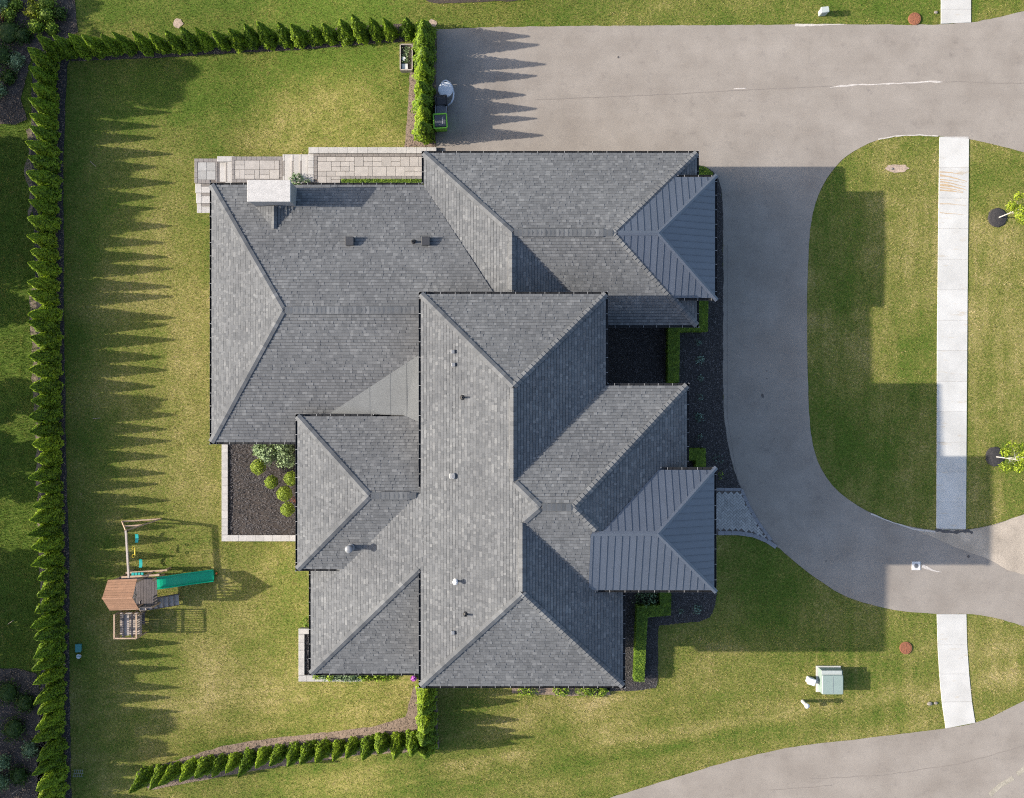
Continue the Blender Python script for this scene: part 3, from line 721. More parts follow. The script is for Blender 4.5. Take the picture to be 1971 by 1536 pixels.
# standing seam roofs: every panel its own piece
def metal_roof(key, planes, label, ridge, hips):
    c = MB()
    for a, b, pl in hips + [ridge]:
        A, B = Vector(a), Vector(b); d = (B - A).normalized(); n = Vector((-d.y, d.x)) * (0.10 * K); zf = lambda q: min(p.z(q.x, q.y) for p in pl)
        q = []
        for w in (A, B):
            l, r = w + n, w - n; q += [T(l.x, l.y, zf(l) + 0.045), T(w.x, w.y, zf(w) + 0.055), T(r.x, r.y, zf(r) + 0.045)]
        q += [v + Vector((0, 0, -0.04)) for v in (q[0], q[3], q[2], q[5])]
        c.add(q, [(0, 1, 4, 3), (1, 2, 5, 4), (6, 0, 3, 7), (2, 8, 9, 5)])
    for p in planes:
        for poly in p.polys:
            uv = [p.uv(x, y) for x, y in poly]; us = [a for a, _ in uv]; uv = clip([(min(us) - 1, 4.0), (max(us) + 1, 4.0), (max(us) + 1, 999), (min(us) - 1, 999)], uv)
            c.add([p.pt(u, v, -0.004) for u, v in uv], [tuple(range(len(uv)))])
    root = c.build('metal_roof', 'metal_roof', HOUSE); root['label'] = label
    for p in planes:
        uv = [p.uv(x, y) for x, y in p.polys[0]]; u0 = min(a for a, _ in uv); u1 = max(a for a, _ in uv); vm = max(b for _, b in uv); st = 0.305 * K
        u = u0 + st * 0.35 - st
        while u < u1:
            r = clip([(u, 4.2), (u + st, 4.2), (u + st, vm), (u, vm)], uv)
            if len(r) >= 3:
                mm = MB(); mm.add([p.pt(a, b, 0.012) for a, b in r], [tuple(range(len(r)))])
                vs_ = sorted(b for a, b in r if abs(a - u) < 0.01)
                if len(vs_) >= 2 and vs_[-1] - vs_[0] > 3:
                    a, b = vs_[0] + .3, vs_[-1] - 4.0; wd = 0.34
                    q = [p.pt(u + i * wd, b_, o) for o in (0.0, 0.036) for i, b_ in ((-1, a), (1, a), (1, max(b, a + 1)), (-1, max(b, a + 1)))]
                    mm.hexa(q[:4], q[4:])
                o = mm.build('metal_panel', 'metal_roof', root)
                bm = bmesh.new(); bm.from_mesh(o.data); bmesh.ops.recalc_face_normals(bm, faces=bm.faces[:])
                for f in bm.faces:
                    if len(f.verts) and f.normal.z < -0.5 and f.calc_area() > 0.02: f.normal_flip()
                bm.to_mesh(o.data); bm.free()
            u += st
    return root
RP['entry'] = metal_roof('entry', METAL['entry'], 'standing seam metal roof over the entry', ((130, 218.9), (237.5, 218.9), [t_n, t_s]), [((342, 114.4), (237.5, 218.9), [t_n, t_e]), ((342, 323.4), (237.5, 218.9), [t_s, t_e])])
RP['porch'] = metal_roof('porch', METAL['porch'], 'standing seam metal roof beside the garage', ((183, -286), (252.3, -286), [p_n, p_s]), [((363.3, -397), (252.3, -286), [p_n, p_e]), ((363.3, -175), (252.3, -286), [p_s, p_e])])

# gutters with white hangers
def gutter(a, b, z, side, parent, gap=0.64, outline=True):
    (x0, y0), (x1, y1) = a, b; A, B = T(x0, y0, z), T(x1, y1, z); d = (B - A).normalized()
    nrm = {'N': Vector((0, 1, 0)), 'S': Vector((0, -1, 0)), 'W': Vector((-1, 0, 0)), 'E': Vector((1, 0, 0))}[side]
    w = 0.112; m = MB(); o = -w / 2 * nrm
    m.beam(A + o + Vector((0, 0, -.115)), B + o + Vector((0, 0, -.115)), w, 0.012)
    m.beam(A + Vector((0, 0, -.055)), B + Vector((0, 0, -.055)), 0.012, 0.12); m.beam(A - w * nrm + Vector((0, 0, -.06)), B - w * nrm + Vector((0, 0, -.06)), 0.012, 0.13)
    m.beam(A - (w + .02) * nrm + Vector((0, 0, -.10)), B - (w + .02) * nrm + Vector((0, 0, -.10)), 0.02, 0.19)
    g = m.build('gutter', 'gutter', parent)
    h = MB(); L = (B - A).length; s = 0.3
    while s < L - 0.1:
        p = A + d * s; h.beam(p + nrm * 0.008 + Vector((0, 0, .008)), p - nrm * w + Vector((0, 0, .008)), 0.019, 0.010); s += gap * random.uniform(0.93, 1.07)
    for p in (A, B): h.beam(p + nrm * 0.006 + Vector((0, 0, .006)), p - nrm * .03 + Vector((0, 0, .006)), 0.05, 0.012)
    hh = h.build('gutter_hanger', 'white_metal', parent); hh['kind'] = 'stuff'
for a, b, z, s, k in [((-161.7, -444.6), (335, -444.6), ZG, 'N', 'garage'), ((335, -444.6), (335, -385), ZG, 'E', 'garage'), ((335, -190), (335, -128.6), ZG, 'E', 'garage'), ((150, -128.6), (335, -128.6), ZG, 'S', 'garage'), ((-161.7, -444.6), (-161.7, -388), ZG, 'W', 'garage'),
                      ((-542, -387.7), (-462, -387.7), ZG, 'N', 'family'), ((-378, -387.7), (-161.7, -387.7), ZG, 'N', 'family'), ((-542, -387.7), (-542, 81.1), ZG, 'W', 'family'), ((-542, 81.1), (-375, 81.1), ZG, 'S', 'family'),
                      ((-158.3, -181.7), (162.7, -181.7), ZM, 'N', 'main'), ((162.7, -181.7), (162.7, -26.5), ZM, 'E', 'main'), ((-158.3, -181.7), (-158.3, 150), ZM, 'W', 'main'), ((-158.3, 294), (-158.3, 490.4), ZM, 'W', 'main'),
                      ((-158.3, 490.4), (191.9, 490.4), ZM, 'S', 'main'), ((191.9, 322), (191.9, 490.4), ZM, 'E', 'main'),
                      ((162.7, -26.5), (300.3, -26.5), ZM, 'N', 'cross'), ((300.3, -26.5), (300.3, 122), ZM, 'E', 'cross'),
                      ((-363.4, 303), (-363.4, 494.3), ZC, 'W', 'rear'), ((-363.4, 494.3), (-158, 494.3), ZC, 'S', 'rear'),
                      ((-381.3, 26.7), (-381.3, 302.7), ZB, 'W', 'bay'), ((-381.3, 26.7), (-244, 26.7), ZB, 'N', 'bay'), ((-381.3, 302.7), (-302, 302.7), ZB, 'S', 'bay'),
                      ((249, 114.4), (342, 114.4), ZT, 'N', 'entry'), ((342, 114.4), (342, 323.4), ZT, 'E', 'entry'), ((128, 323.4), (342, 323.4), ZT, 'S', 'entry'),
                      ((294, -397), (363.3, -397), ZP, 'N', 'porch'), ((363.3, -397), (363.3, -175), ZP, 'E', 'porch'), ((294, -175), (363.3, -175), ZP, 'S', 'porch')]:
    gutter(a, b, z, s, RP[k])

# walls, windows and doors
def wall(x0, y0, x1, y1, z1, z0=-1.4):
    m = MB(); m.box(((x0 + x1) / 2 / K, -(y0 + y1) / 2 / K, (z0 + z1) / 2), (abs(x1 - x0) / K, abs(y1 - y0) / K, z1 - z0)); return m.build('wall', 'brick', HOUSE)
wa = {'garage': wall(-146, -430, 319.5, -144, ZG - .23), 'family': wall(-527, -372, -130, 66, ZG - .23), 'main': wall(-143, -166, 147.5, 262, ZM - .23), 'south': wall(-142.8, 262.2, 177, 475, ZM - .23),
      'cross': wall(148, -11, 285, 136, ZM - .23), 'rear': wall(-348, 303, -143.2, 479, ZC - .23), 'bay': wall(-366, 42, -143.4, 287, ZB - .23), 'entry': wall(177.5, 136.5, 326, 308, ZT - .02, -1.4), 'porch': wall(320, -382, 348, -190, ZP - .02)}
def opening(parent, side, at_, u, z, w, h, door=False):
    """a framed window or door on a wall face; at_ the face line, u along it (plan units), sizes in metres"""
    nrm = {'N': Vector((0, 1, 0)), 'S': Vector((0, -1, 0)), 'W': Vector((-1, 0, 0)), 'E': Vector((1, 0, 0))}[side]; al = Vector((-nrm.y, nrm.x, 0))
    c = (T(u, at_, z) if side in 'NS' else T(at_, u, z)); m = MB(); f = 0.07
    def bar(du, dz, sw, sh, t, o):
        p = c + al * du + Vector((0, 0, dz)) + nrm * o; sx, sy = (sw, t) if side in 'NS' else (t, sw)
        m.box(p, (sx, sy, sh))
    bar(-w / 2, 0, f, h + f, 0.08, 0.03); bar(w / 2, 0, f, h + f, 0.08, 0.03); bar(0, h / 2, w - f, f, 0.08, 0.03); bar(0, -h / 2, w - f, f, 0.08, 0.03)
    if not door:
        bar(0, 0, 0.04, h - f, 0.05, 0.03)
    fr = m.build('door' if door else 'window', 'black_frame', parent); m = MB()
    if door:
        n = 4
        for i in range(n): bar(0, -h / 2 + h * (i + .5) / n, w - f - .01, h / n - 0.03, 0.05, 0.02)
        m.build('door_panel', 'garage_door', HOUSE)
    else:
        bar(0, 0, w - f - .002, h - f - .002, 0.02, 0.012); m.build('pane', 'glass', fr)
for u in (-80, 60, 200): opening(HOUSE, 'N', -430, u, 1.25, 3.0, 2.4, True)
for u in (-470, -300, -230): opening(wa['family'], 'N', -372, u, 1.6, 1.4, 1.8)
for u in (-300, -180, -60, 20): opening(wa['family'], 'W', -527, u, 1.6, 1.8, 2.0)
for u in (90, 165, 240): opening(wa['bay'], 'W', -366, u, 2.2, 1.4, 1.8)
for u in (350, 430): opening(wa['rear'], 'W', -348, u, 1.5, 1.5, 1.8)
for u in (-300, -220): opening(wa['rear'], 'S', 479, u, 1.5, 1.3, 1.6)
for u in (-90, 20, 120): opening(wa['south'], 'S', 475, u, 1.7, 1.4, 1.8); opening(wa['south'], 'S', 475, u, 5.0, 1.4, 1.6)
for u in (30, 95): opening(wa['cross'], 'E', 285, u, 1.7, 1.4, 2.0); opening(wa['cross'], 'E', 285, u, 5.0, 1.4, 1.6)
opening(HOUSE, 'E', 326, 222, 1.3, 2.0, 2.6, True); opening(wa['entry'], 'E', 326, 222, 4.8, 2.2, 2.4)
opening(wa['porch'], 'E', 348, -286, 1.7, 2.6, 2.0)

# chimney with its cap and the small saddle behind it
z_ch = 5.60
m = MB(); m.box((-420.5 / K, 360 / K, (z_ch - 1.4) / 2), (71 / K, 34.5 / K, z_ch + 1.4)); ch = m.build('chimney', 'chimney_stone', HOUSE)
bevel_box((-420.5 / K, 360 / K, z_ch + 0.055), (75 / K, 37.5 / K, 0.11), 0, 0.015).build('chimney_cap', 'chimney_white', ch)
k_w = Plane('W', -457, 4.197, 0.382, [[(-457, -342), (-420.5, -342), (-420.5, -299)]]); k_e = Plane('E', -384, 4.197, 0.382, [[(-384, -342), (-420.5, -342), (-420.5, -299)]])
for p in (k_w, k_e): shingle_field(p, ch, False)
hip_cap(ch, (-420.5, -297), (-420.5, -341), [k_w, k_e], half=0.12, name='ridge_cap')
m = MB(); m.add([(-457 / K, 342 / K, 4.19), (-420.5 / K, 342 / K, 4.555), (-384 / K, 342 / K, 4.19), (-420.5 / K, 299 / K, 4.555)], [(0, 1, 3), (1, 2, 3)]); m.build('saddle_deck', 'deck_felt', ch)

# roof vents and pipes
def box_vent(px, py, s, h, mat, name='box_vent'):
    p = on_roof(px, py); m = bevel_box((p.x, p.y, p.z + h / 2 - 0.04), (s, s, h + 0.08), 0, 0.02); o = m.build(name, mat, HOUSE)
    f = MB(); f.box((p.x, p.y, p.z + h * 0.4), (s * 1.0, s * 0.7, 0.02)); return o
box_vent(674, 465, 0.40, 0.26, 'dark_vent'); box_vent(820, 465, 0.40, 0.26, 'dark_vent')
for px, py in ((872, 677), (873, 702), (872, 1217)):
    p = on_roof(px, py); m = bevel_box((p.x, p.y, p.z + 0.07), (0.17, 0.17, 0.16), 0, 0.02); o = m.build('exhaust_vent', 'grey_vent', HOUSE)
    m = MB(); m.box((p.x + 0.1, p.y, p.z + 0.07), (0.06, 0.14, 0.1)); m.build('vent_mouth', 'black_plastic', o)
p = on_roof(871, 916); o = bevel_box((p.x, p.y, p.z + 0.08), (0.26, 0.26, 0.2), 0, 0.03).build('exhaust_vent', 'white_metal', HOUSE)
m = MB(); m.box((p.x + 0.05, p.y, p.z + 0.185), (0.13, 0.15, 0.02)); m.build('vent_mouth', 'grey_vent', o)
for px, py, h, mt, r in ((891, 765, 0.32, 'black_plastic', 0.045), (897, 1182, 0.30, 'black_plastic', 0.045), (796, 466, 0.22, 'black_plastic', 0.06)):
    p = on_roof(px, py); m = MB(); m.lathe(p - Vector((0, 0, .05)), [(0.13, 0.05), (0.09, 0.10), (r, 0.14), (r, h + .05), (r * .7, h + .05), (r * .7, h)], 10); m.build('vent_pipe', mt, HOUSE)
p = on_roof(877, 1118); m = MB(); m.lathe(p - Vector((0, 0, .05)), [(0.12, 0), (0.10, .12), (0.055, .15), (0.055, .40), (0.115, .40), (0.115, .47), (0.06, .50)], 14); o = m.build('vent_pipe', 'white_pvc', HOUSE, smooth_=False)
p = on_roof(676, 1053); m = MB(); m.lathe(p - Vector((0, 0, .1)), [(0.2, 0), (0.17, .22), (0.115, .26), (0.115, .72), (0.10, .74), (0.10, .80)], 18); o = m.build('flue', 'grey_vent', HOUSE)
m = MB(); m.lathe(p + Vector((0, 0, .68)), [(0.17, 0), (0.185, .03), (0.185, .09), (0.14, .13), (0.05, .155)], 18); m.build('flue_cap', 'grey_vent', o, smooth_=True)

# ------------------------------------------------------------------ planting beds
def bed(name, px, mat, label, dz=0.012, jit=0.03):
    xy = dense(ground_xy(px), 0.3, jit)
    o = sheet(name, xy, dz, mat); tag(o, label, 'garden bed', kind='structure')
    if name != 'bare_ground': BEDS.append(xy)
    return xy
BEDS = []
E_BED = [(1150, 600), (1320, 590), (1320, 322), (1346, 318), (1360, 322), (1373, 331), (1383, 345), (1389, 365), (1391, 400), (1392, 580), (1391, 700), (1393, 800), (1400, 850), (1411, 900), (1427, 941), (1340, 941), (1290, 930), (1290, 760), (1150, 740)]
bed_e = bed('mulch_bed', E_BED, 'mulch_black', 'black mulch bed curving along the driveway in front of the house')
S_BED = [(1160, 1120), (1330, 1110), (1380, 1140), (1376, 1165), (1366, 1188), (1345, 1197), (1300, 1200), (1268, 1204), (1266, 1240), (1266, 1310), (1262, 1324), (1210, 1330), (1150, 1330), (1150, 1240)]
bed_s = bed('mulch_bed', S_BED, 'mulch_black', 'black mulch bed round the stepped hedge below the entry roof')
bed_f = bed('mulch_bed', [(985, 1300), (1175, 1300), (1175, 1338), (1100, 1340), (1040, 1337), (985, 1334)], 'straw_soil', 'narrow brown bed under the south eave of the main roof')
bed_l = bed('mulch_bed', [(70, 96), (140, 108), (130, 125), (122, 300), (123, 600), (128, 900), (134, 1100), (134, 1300), (138, 1560), (70, 1560), (85, 1100), (78, 900), (70, 600), (60, 300), (62, 130)], 'mulch_black', 'dark mulch strip under the long left hedge')
bed_t = bed('mulch_bed', [(136, 118), (300, 112), (480, 100), (640, 91), (786, 80), (800, 60), (790, 46), (600, 58), (480, 66), (300, 78), (140, 92)], 'mulch_brown', 'mulch strip under the top hedge row')
bed_n = bed('mulch_bed', [(800, 60), (840, 60), (838, 283), (778, 284), (786, 200), (792, 90)], 'straw_soil', 'dry straw strip beside the hedge next to the driveway')
bed_b = bed('mulch_bed', [(258, 1500), (268, 1480), (330, 1466), (420, 1438), (520, 1421), (640, 1408), (720, 1398), (780, 1380), (797, 1320), (840, 1318), (845, 1440), (800, 1446), (700, 1452), (560, 1472), (400, 1500), (290, 1520)], 'straw_soil', 'dry brown mulch strip above the bottom hedge row')
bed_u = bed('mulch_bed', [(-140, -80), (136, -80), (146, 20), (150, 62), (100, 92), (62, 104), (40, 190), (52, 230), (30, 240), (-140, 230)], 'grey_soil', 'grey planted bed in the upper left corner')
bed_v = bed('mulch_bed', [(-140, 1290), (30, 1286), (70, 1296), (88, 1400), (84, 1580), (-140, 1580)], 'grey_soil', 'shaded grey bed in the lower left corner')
bed('bare_ground', [(50, 250), (64, 244), (72, 280), (62, 320), (74, 345), (66, 395), (54, 420), (58, 370), (46, 330), (56, 290)], 'straw_soil', 'bare sandy strip left of the hedge, near the top', 0.003, 0.07)
bed('bare_ground', [(58, 560), (78, 540), (86, 700), (90, 900), (96, 1150), (88, 1260), (76, 1100), (66, 800)], 'straw_soil', 'long bare sandy strip behind the left hedge', 0.003, 0.1)
bed('bare_ground', [(820, 0), (850, -4), (930, -3), (1010, -6), (1010, 1), (900, 5), (850, 7), (826, 4)], 'mulch_brown', 'thin brown bed at the top edge')
for px, py, rx, ry, lab in ((1726, 324, 25, 9.5, 'bare pinkish dirt patch on the upper oval lawn'), (342, 45, 11, 9, 'round bare sandy patch behind the top hedge row'), (832, 45, 9, 8, 'straw patch beside the driveway corner')):
    bed('bare_patch', [(px + rx * random.uniform(.75, 1.1) * math.cos(t * .4488), py + ry * random.uniform(.7, 1.15) * math.sin(t * .4488)) for t in range(14)], 'bare_dirt', lab, 0.0115, 0.01)

# ------------------------------------------------------------------ front walk in herringbone
walk = [(1330, 938), (1428, 940), (1443, 974), (1462, 1006), (1487, 1040), (1500, 1056), (1478, 1044), (1450, 1034), (1420, 1030), (1382, 1030), (1330, 1032)]
FW = ground_xy(walk)
fw = tag(sheet('front_walk', FW, 0.010, 'joint_sand', flat=0.0), 'grey herringbone paver walk between the driveway and the entry', 'walkway', kind='structure')
fin = ground_xy([(1330, 947.5), (1424, 948), (1474, 1036), (1448, 1024), (1420, 1020), (1382, 1020), (1330, 1022)])
hb = MB(); a_, b_ = 0.105, 0.21
cxm = sum(p.x for p in fin) / len(fin); cym = sum(p.y for p in fin) / len(fin); rt = math.radians(45)
def hb_ok(x, y): return bool(inside(np.array([x]), np.array([y]), fin)[0])
for i in range(-40, 40):
    for j in range(-40, 40):
        t_ = (i - j) % 4
        if t_ not in (0, 3): continue
        cx_, cy_ = ((i + 1) * a_, (j + .5) * a_) if t_ == 0 else ((i + .5) * a_, (j + 1) * a_)
        wx = cxm + cx_ * math.cos(rt) - cy_ * math.sin(rt); wy = cym + cx_ * math.sin(rt) + cy_ * math.cos(rt)
        if abs(wx - cxm) < 3 and abs(wy - cym) < 3 and hb_ok(wx, wy):
            hb.box((wx, wy, 0.018 + random.uniform(0, .004)), ((b_ if t_ == 0 else a_) - .008, (a_ if t_ == 0 else b_) - .008, 0.03), rt)
o = hb.build('herringbone_paver', 'paver_grey', fw); o['kind'] = 'stuff'
def border(line_px, w, mat, parent, step=0.4, z=0.02):
    P = [G(x, y) for x, y in line_px]
    for a, b in zip(P, P[1:]):
        k = max(1, int((b - a).length / step))
        for i in range(k):
            q0, q1 = a.lerp(b, i / k), a.lerp(b, (i + 1) / k); d = (q1 - q0); c = (q0 + q1) / 2
            bevel_box((c.x, c.y, c.z + z), (d.length - .008, w, 0.05), math.atan2(d.y, d.x), 0.006).build('border_paver', mat, parent)
border([(1378, 941.5), (1427, 942)], 0.14, 'paver_edge', fw); border([(1427, 942), (1442, 976), (1460, 1007), (1484, 1040)], 0.15, 'paver_edge', fw, 0.3)
border([(1382, 1026), (1420, 1026), (1449, 1030), (1476, 1041), (1494, 1053)], 0.2, 'paver_edge', fw, 0.3)

# ------------------------------------------------------------------ raised paver terrace, steps and landings beside the house
ter = thing('terrace', 'pale raised paver terrace and steps along the upper side of the house', 'terrace', (W(700, 320, 0.0))); ter['kind'] = 'structure'
def block(px0, py0, px1, py1, z, mat, name, depth=0.25, bev=0.012, parent=ter, gap=0.006):
    a, b = W(px0, py0, z), W(px1, py1, z)
    return bevel_box(((a.x + b.x) / 2, (a.y + b.y) / 2, z - depth / 2), (abs(b.x - a.x) - gap, abs(a.y - b.y) - gap, depth), 0, bev).build(name, mat, parent)
def body(px0, py0, px1, py1, z):
    a, b = W(px0, py0, z), W(px1, py1, z); m = MB(); m.box(((a.x + b.x) / 2, (a.y + b.y) / 2, (z - 1.6) / 2), (abs(b.x - a.x), abs(a.y - b.y), z + 1.6)); return m
z0 = 0.10; zl = -0.50; z2 = -0.80
m = MB()
for q in [(594, 284, 850, 352, z0 - .03), (446, 302, 594, 352, zl - .03), (375, 306, 446, 352, z2 - .03)]:
    b = body(*q); m.add(b.v, b.f)
m.build('terrace_base', 'joint_sand', ter)
def ashlar(px0, py0, px1, py1, z, mat='paver'):
    """random rectangular flags, 1 or 2 rows high"""
    cell = 9.0; nx = int(round((px1 - px0) / cell)); ny = max(2, int(round((py1 - py0) / cell))); cw, chh = (px1 - px0) / nx, (py1 - py0) / ny
    occ = np.zeros((nx, ny), bool)
    for i in range(nx):
        for j in range(ny):
            if occ[i, j]: continue
            for w, h in random.sample([(2, 2), (2, 1), (1, 2), (3, 2), (2, 2), (2, 1)], 6) + [(1, 1)]:
                if i + w <= nx and j + h <= ny and not occ[i:i + w, j:j + h].any(): break
            occ[i:i + w, j:j + h] = True
            block(px0 + i * cw, py0 + j * chh, px0 + (i + w) * cw, py0 + (j + h) * chh, z + random.uniform(-.003, .003), mat, 'paver', 0.06, 0.008, gap=0.014)
def row(px0, py0, px1, py1, z, n, mat, name='border_paver', horiz=True, depth=0.1):
    for i in range(n):
        if horiz: block(px0 + (px1 - px0) * i / n, py0, px0 + (px1 - px0) * (i + 1) / n, py1, z, mat, name, depth, 0.01)
        else: block(px0, py0 + (py1 - py0) * i / n, px1, py0 + (py1 - py0) * (i + 1) / n, z, mat, name, depth, 0.01)
row(594, 283, 840, 295, z0 + 0.13, 13, 'stone_cap', 'cap_stone'); row(593, 295.3, 604, 350, z0 + 0.002, 4, 'stone_cap', 'cap_stone', False)
row(605, 295.5, 812, 301, z0 + .003, 20, 'paver_dark'); row(605, 301, 611, 345, z0 + .003, 6, 'paver_dark', horiz=False); row(655, 339, 812, 345, z0 + .003, 16, 'paver_dark')
ashlar(611.5, 301.5, 815, 339, z0); ashlar(611.5, 339.2, 655, 352, z0 + .001)
# three steps down to the first landing
for i, (a, b) in enumerate([(577, 592), (561, 576.5), (544, 560.5)]):
    z = z0 - 0.15 * (i + 1)
    bdy = body(a, 297, b + 1, 352, z - .05); bdy.build('step_riser', 'stone_cap', ter)
    block(a + 4, 297, b + 1, 350, z, 'stone_cap', 'step_tread', 0.1); block(a, 310, a + 4, 338, z - .02, 'paver_dark', 'tread_strip', 0.06)
    block(a, 297, a + 4, 310, z, 'stone_cap', 'step_tread', 0.1); block(a, 338, a + 4, 350, z, 'stone_cap', 'step_tread', 0.1)
row(446, 301, 543, 308, zl + .003, 10, 'paver_dark'); row(538, 308, 543.5, 350, zl + .003, 5, 'paver_dark', horiz=False); row(446, 345, 538, 351, zl + .003, 10, 'paver_dark'); row(446, 308, 452, 345, zl + .003, 4, 'paver_dark', horiz=False)
ashlar(452.5, 308.5, 537.5, 344.5, zl)
for i, (a, b) in enumerate([(434, 446), (420, 433.5)]):
    z = zl - 0.15 * (i + 1)
    body(a, 301, b + 1, 352, z - .05).build('step_riser', 'stone_cap', ter); block(a + 3.5, 301, b + 1, 350, z, 'stone_cap', 'step_tread', 0.1)
    block(a, 313, a + 3.5, 350, z - .02, 'paver_dark', 'tread_strip', 0.06); block(a, 301, a + 3.5, 313, z, 'stone_cap', 'step_tread', 0.1)
block(418, 300.5, 452, 311, zl - .06, 'stone_cap', 'cap_stone', 0.2)
row(374, 305, 419, 311.5, z2 + .003, 5, 'paver_dark'); row(374, 311.5, 380.5, 352, z2 + .003, 4, 'paver_dark', horiz=False)
ashlar(381, 312, 415, 346, z2, 'paver_grey'); row(415, 311.5, 419, 350, z2 + .003, 4, 'paver_dark', horiz=False); row(381, 346, 404, 353, z2 + .003, 3, 'paver_dark')
for i, (a, b) in enumerate([(353, 371), (371, 391), (391, 410)]):
    z = z2 - 0.13 * (i + 1)
    bb = body(376 + i * 1.5, a, 420, b, z - .05); bb.build('step_riser', 'stone_cap', ter)
    block(376 + i * 1.5, a, 388, b, z, 'stone_cap', 'step_tread', 0.1); block(388, a, 420, a + 6, z - .015, 'paver_dark', 'tread_strip', 0.06); block(388, a + 6, 420, b, z, 'stone_cap', 'step_tread', 0.1)

# retaining walls of the two rear beds
def garden_wall(name, segs, z, label, soil, soil_mat, wd=12.0):
    root = thing(name, label, 'garden wall', W(segs[0][0][0], segs[0][0][1], z))
    m = MB()
    for (x0, y0), (x1, y1) in segs:
        a, b = W(min(x0, x1), min(y0, y1), z - .07), W(max(x0, x1), max(y0, y1), z - .07)
        m.box(((a.x + b.x) / 2, (a.y + b.y) / 2, (z - .07 - 1.7) / 2), (abs(b.x - a.x) - .05, abs(a.y - b.y) - .05, z - .07 + 1.7))
    m.build('wall_body', 'chimney_stone', root)
    for (x0, y0), (x1, y1) in segs:
        hz = abs(x1 - x0) > abs(y1 - y0); L = abs(x1 - x0) if hz else abs(y1 - y0); n = max(1, int(L / 15)); ax, ay = min(x0, x1), min(y0, y1)
        for i in range(n):
            if hz: block(ax + L * i / n, ay, ax + L * (i + 1) / n, max(y0, y1), z + random.uniform(-.003, .003), 'stone_cap', 'cap_stone', 0.08, 0.008, root, 0.004)
            else: block(ax, ay + L * i / n, max(x0, x1), ay + L * (i + 1) / n, z + random.uniform(-.003, .003), 'stone_cap', 'cap_stone', 0.08, 0.008, root, 0.004)
    a, b = W(soil[0], soil[1], z - .13), W(soil[2], soil[3], z - .13); m = MB()
    nx_, ny_ = 24, 24
    vv = [(a.x + (b.x - a.x) * i / nx_, a.y + (b.y - a.y) * j / ny_, z - .13 + 0.05 * float(vnoise(i, j, 3.0, 4))) for j in range(ny_ + 1) for i in range(nx_ + 1)]
    m.add(vv, [(j * (nx_ + 1) + i, (j + 1) * (nx_ + 1) + i, (j + 1) * (nx_ + 1) + i + 1, j * (nx_ + 1) + i + 1) for j in range(ny_) for i in range(nx_)])
    o = m.build('mulch', soil_mat, root); return root, (a, b)
gw1, q1 = garden_wall('garden_wall', [((426.5, 840), (438.5, 1029.5)), ((426.5, 1030), (590, 1042))], -0.45, 'pale stone retaining wall round the rear mulch bed with round shrubs', (437, 835, 590, 1031), 'mulch_brown')
gw2, q2 = garden_wall('garden_wall', [((574.5, 1221), (586, 1299.5)), ((574.5, 1210), (612, 1220.7)), ((574.5, 1300), (806, 1312))], -0.35, 'pale stone retaining wall round the narrow bed at the lower left house corner', (585, 1219, 806, 1301), 'mulch_brown')

# wood chips lying loose on the beds
def chips(name, polys, per_m2, label, mat='chip', zoff=0.02, rects=()):
    m_v = []; m_f = []
    for poly in polys:
        xs = [p[0] for p in poly]; ys = [p[1] for p in poly]; A = (max(xs) - min(xs)) * (max(ys) - min(ys)); n = int(A * per_m2)
        X = rng.uniform(min(xs), max(xs), n); Y = rng.uniform(min(ys), max(ys), n); k = inside(X, Y, poly) & (np.abs(X) < 27) & (np.abs(Y) < 21.5)
        m_v.append(np.stack([X[k], Y[k], gz_np(X[k]) + zoff], -1))
    for a, b, z in rects:
        n = int(abs(b.x - a.x) * abs(a.y - b.y) * per_m2); m_v.append(np.stack([rng.uniform(min(a.x, b.x), max(a.x, b.x), n), rng.uniform(min(a.y, b.y), max(a.y, b.y), n), np.full(n, z)], -1))
    c = np.concatenate(m_v); n = len(c); t = rng.uniform(0, 6.283, n); L = rng.uniform(.018, .05, n); w = rng.uniform(.006, .016, n); tl = rng.uniform(-.5, .5, n)
    d = np.stack([np.cos(t) * L, np.sin(t) * L, tl * L * .6], -1); s = np.stack([-np.sin(t) * w, np.cos(t) * w, rng.uniform(-.4, .4, n) * w], -1); up = np.array([0, 0, .012])
    v = np.stack([c - d - s + up, c + d - s + up, c + d + s + up, c - d + s + up], 1).reshape(-1, 3)
    me = bpy.data.meshes.new(name); f = np.arange(n * 4).reshape(-1, 4); me.from_pydata(v.tolist(), [], f.tolist())
    return tag(finish(name, me, mat), label, 'mulch', kind='stuff')
chips('wood_chips', [bed_e, bed_s], 260, 'dark wood chips on the front beds')
chips('wood_chips', [], 260, 'brown wood chips in the raised rear beds', rects=[(q1[0], q1[1], -0.53), (q2[0], q2[1], -0.43)])
chips('wood_chips', [bed_l, bed_t, bed_n, bed_b, bed_u, bed_v], 110, 'straw and chips strewn under the hedges', 'straw_soil')

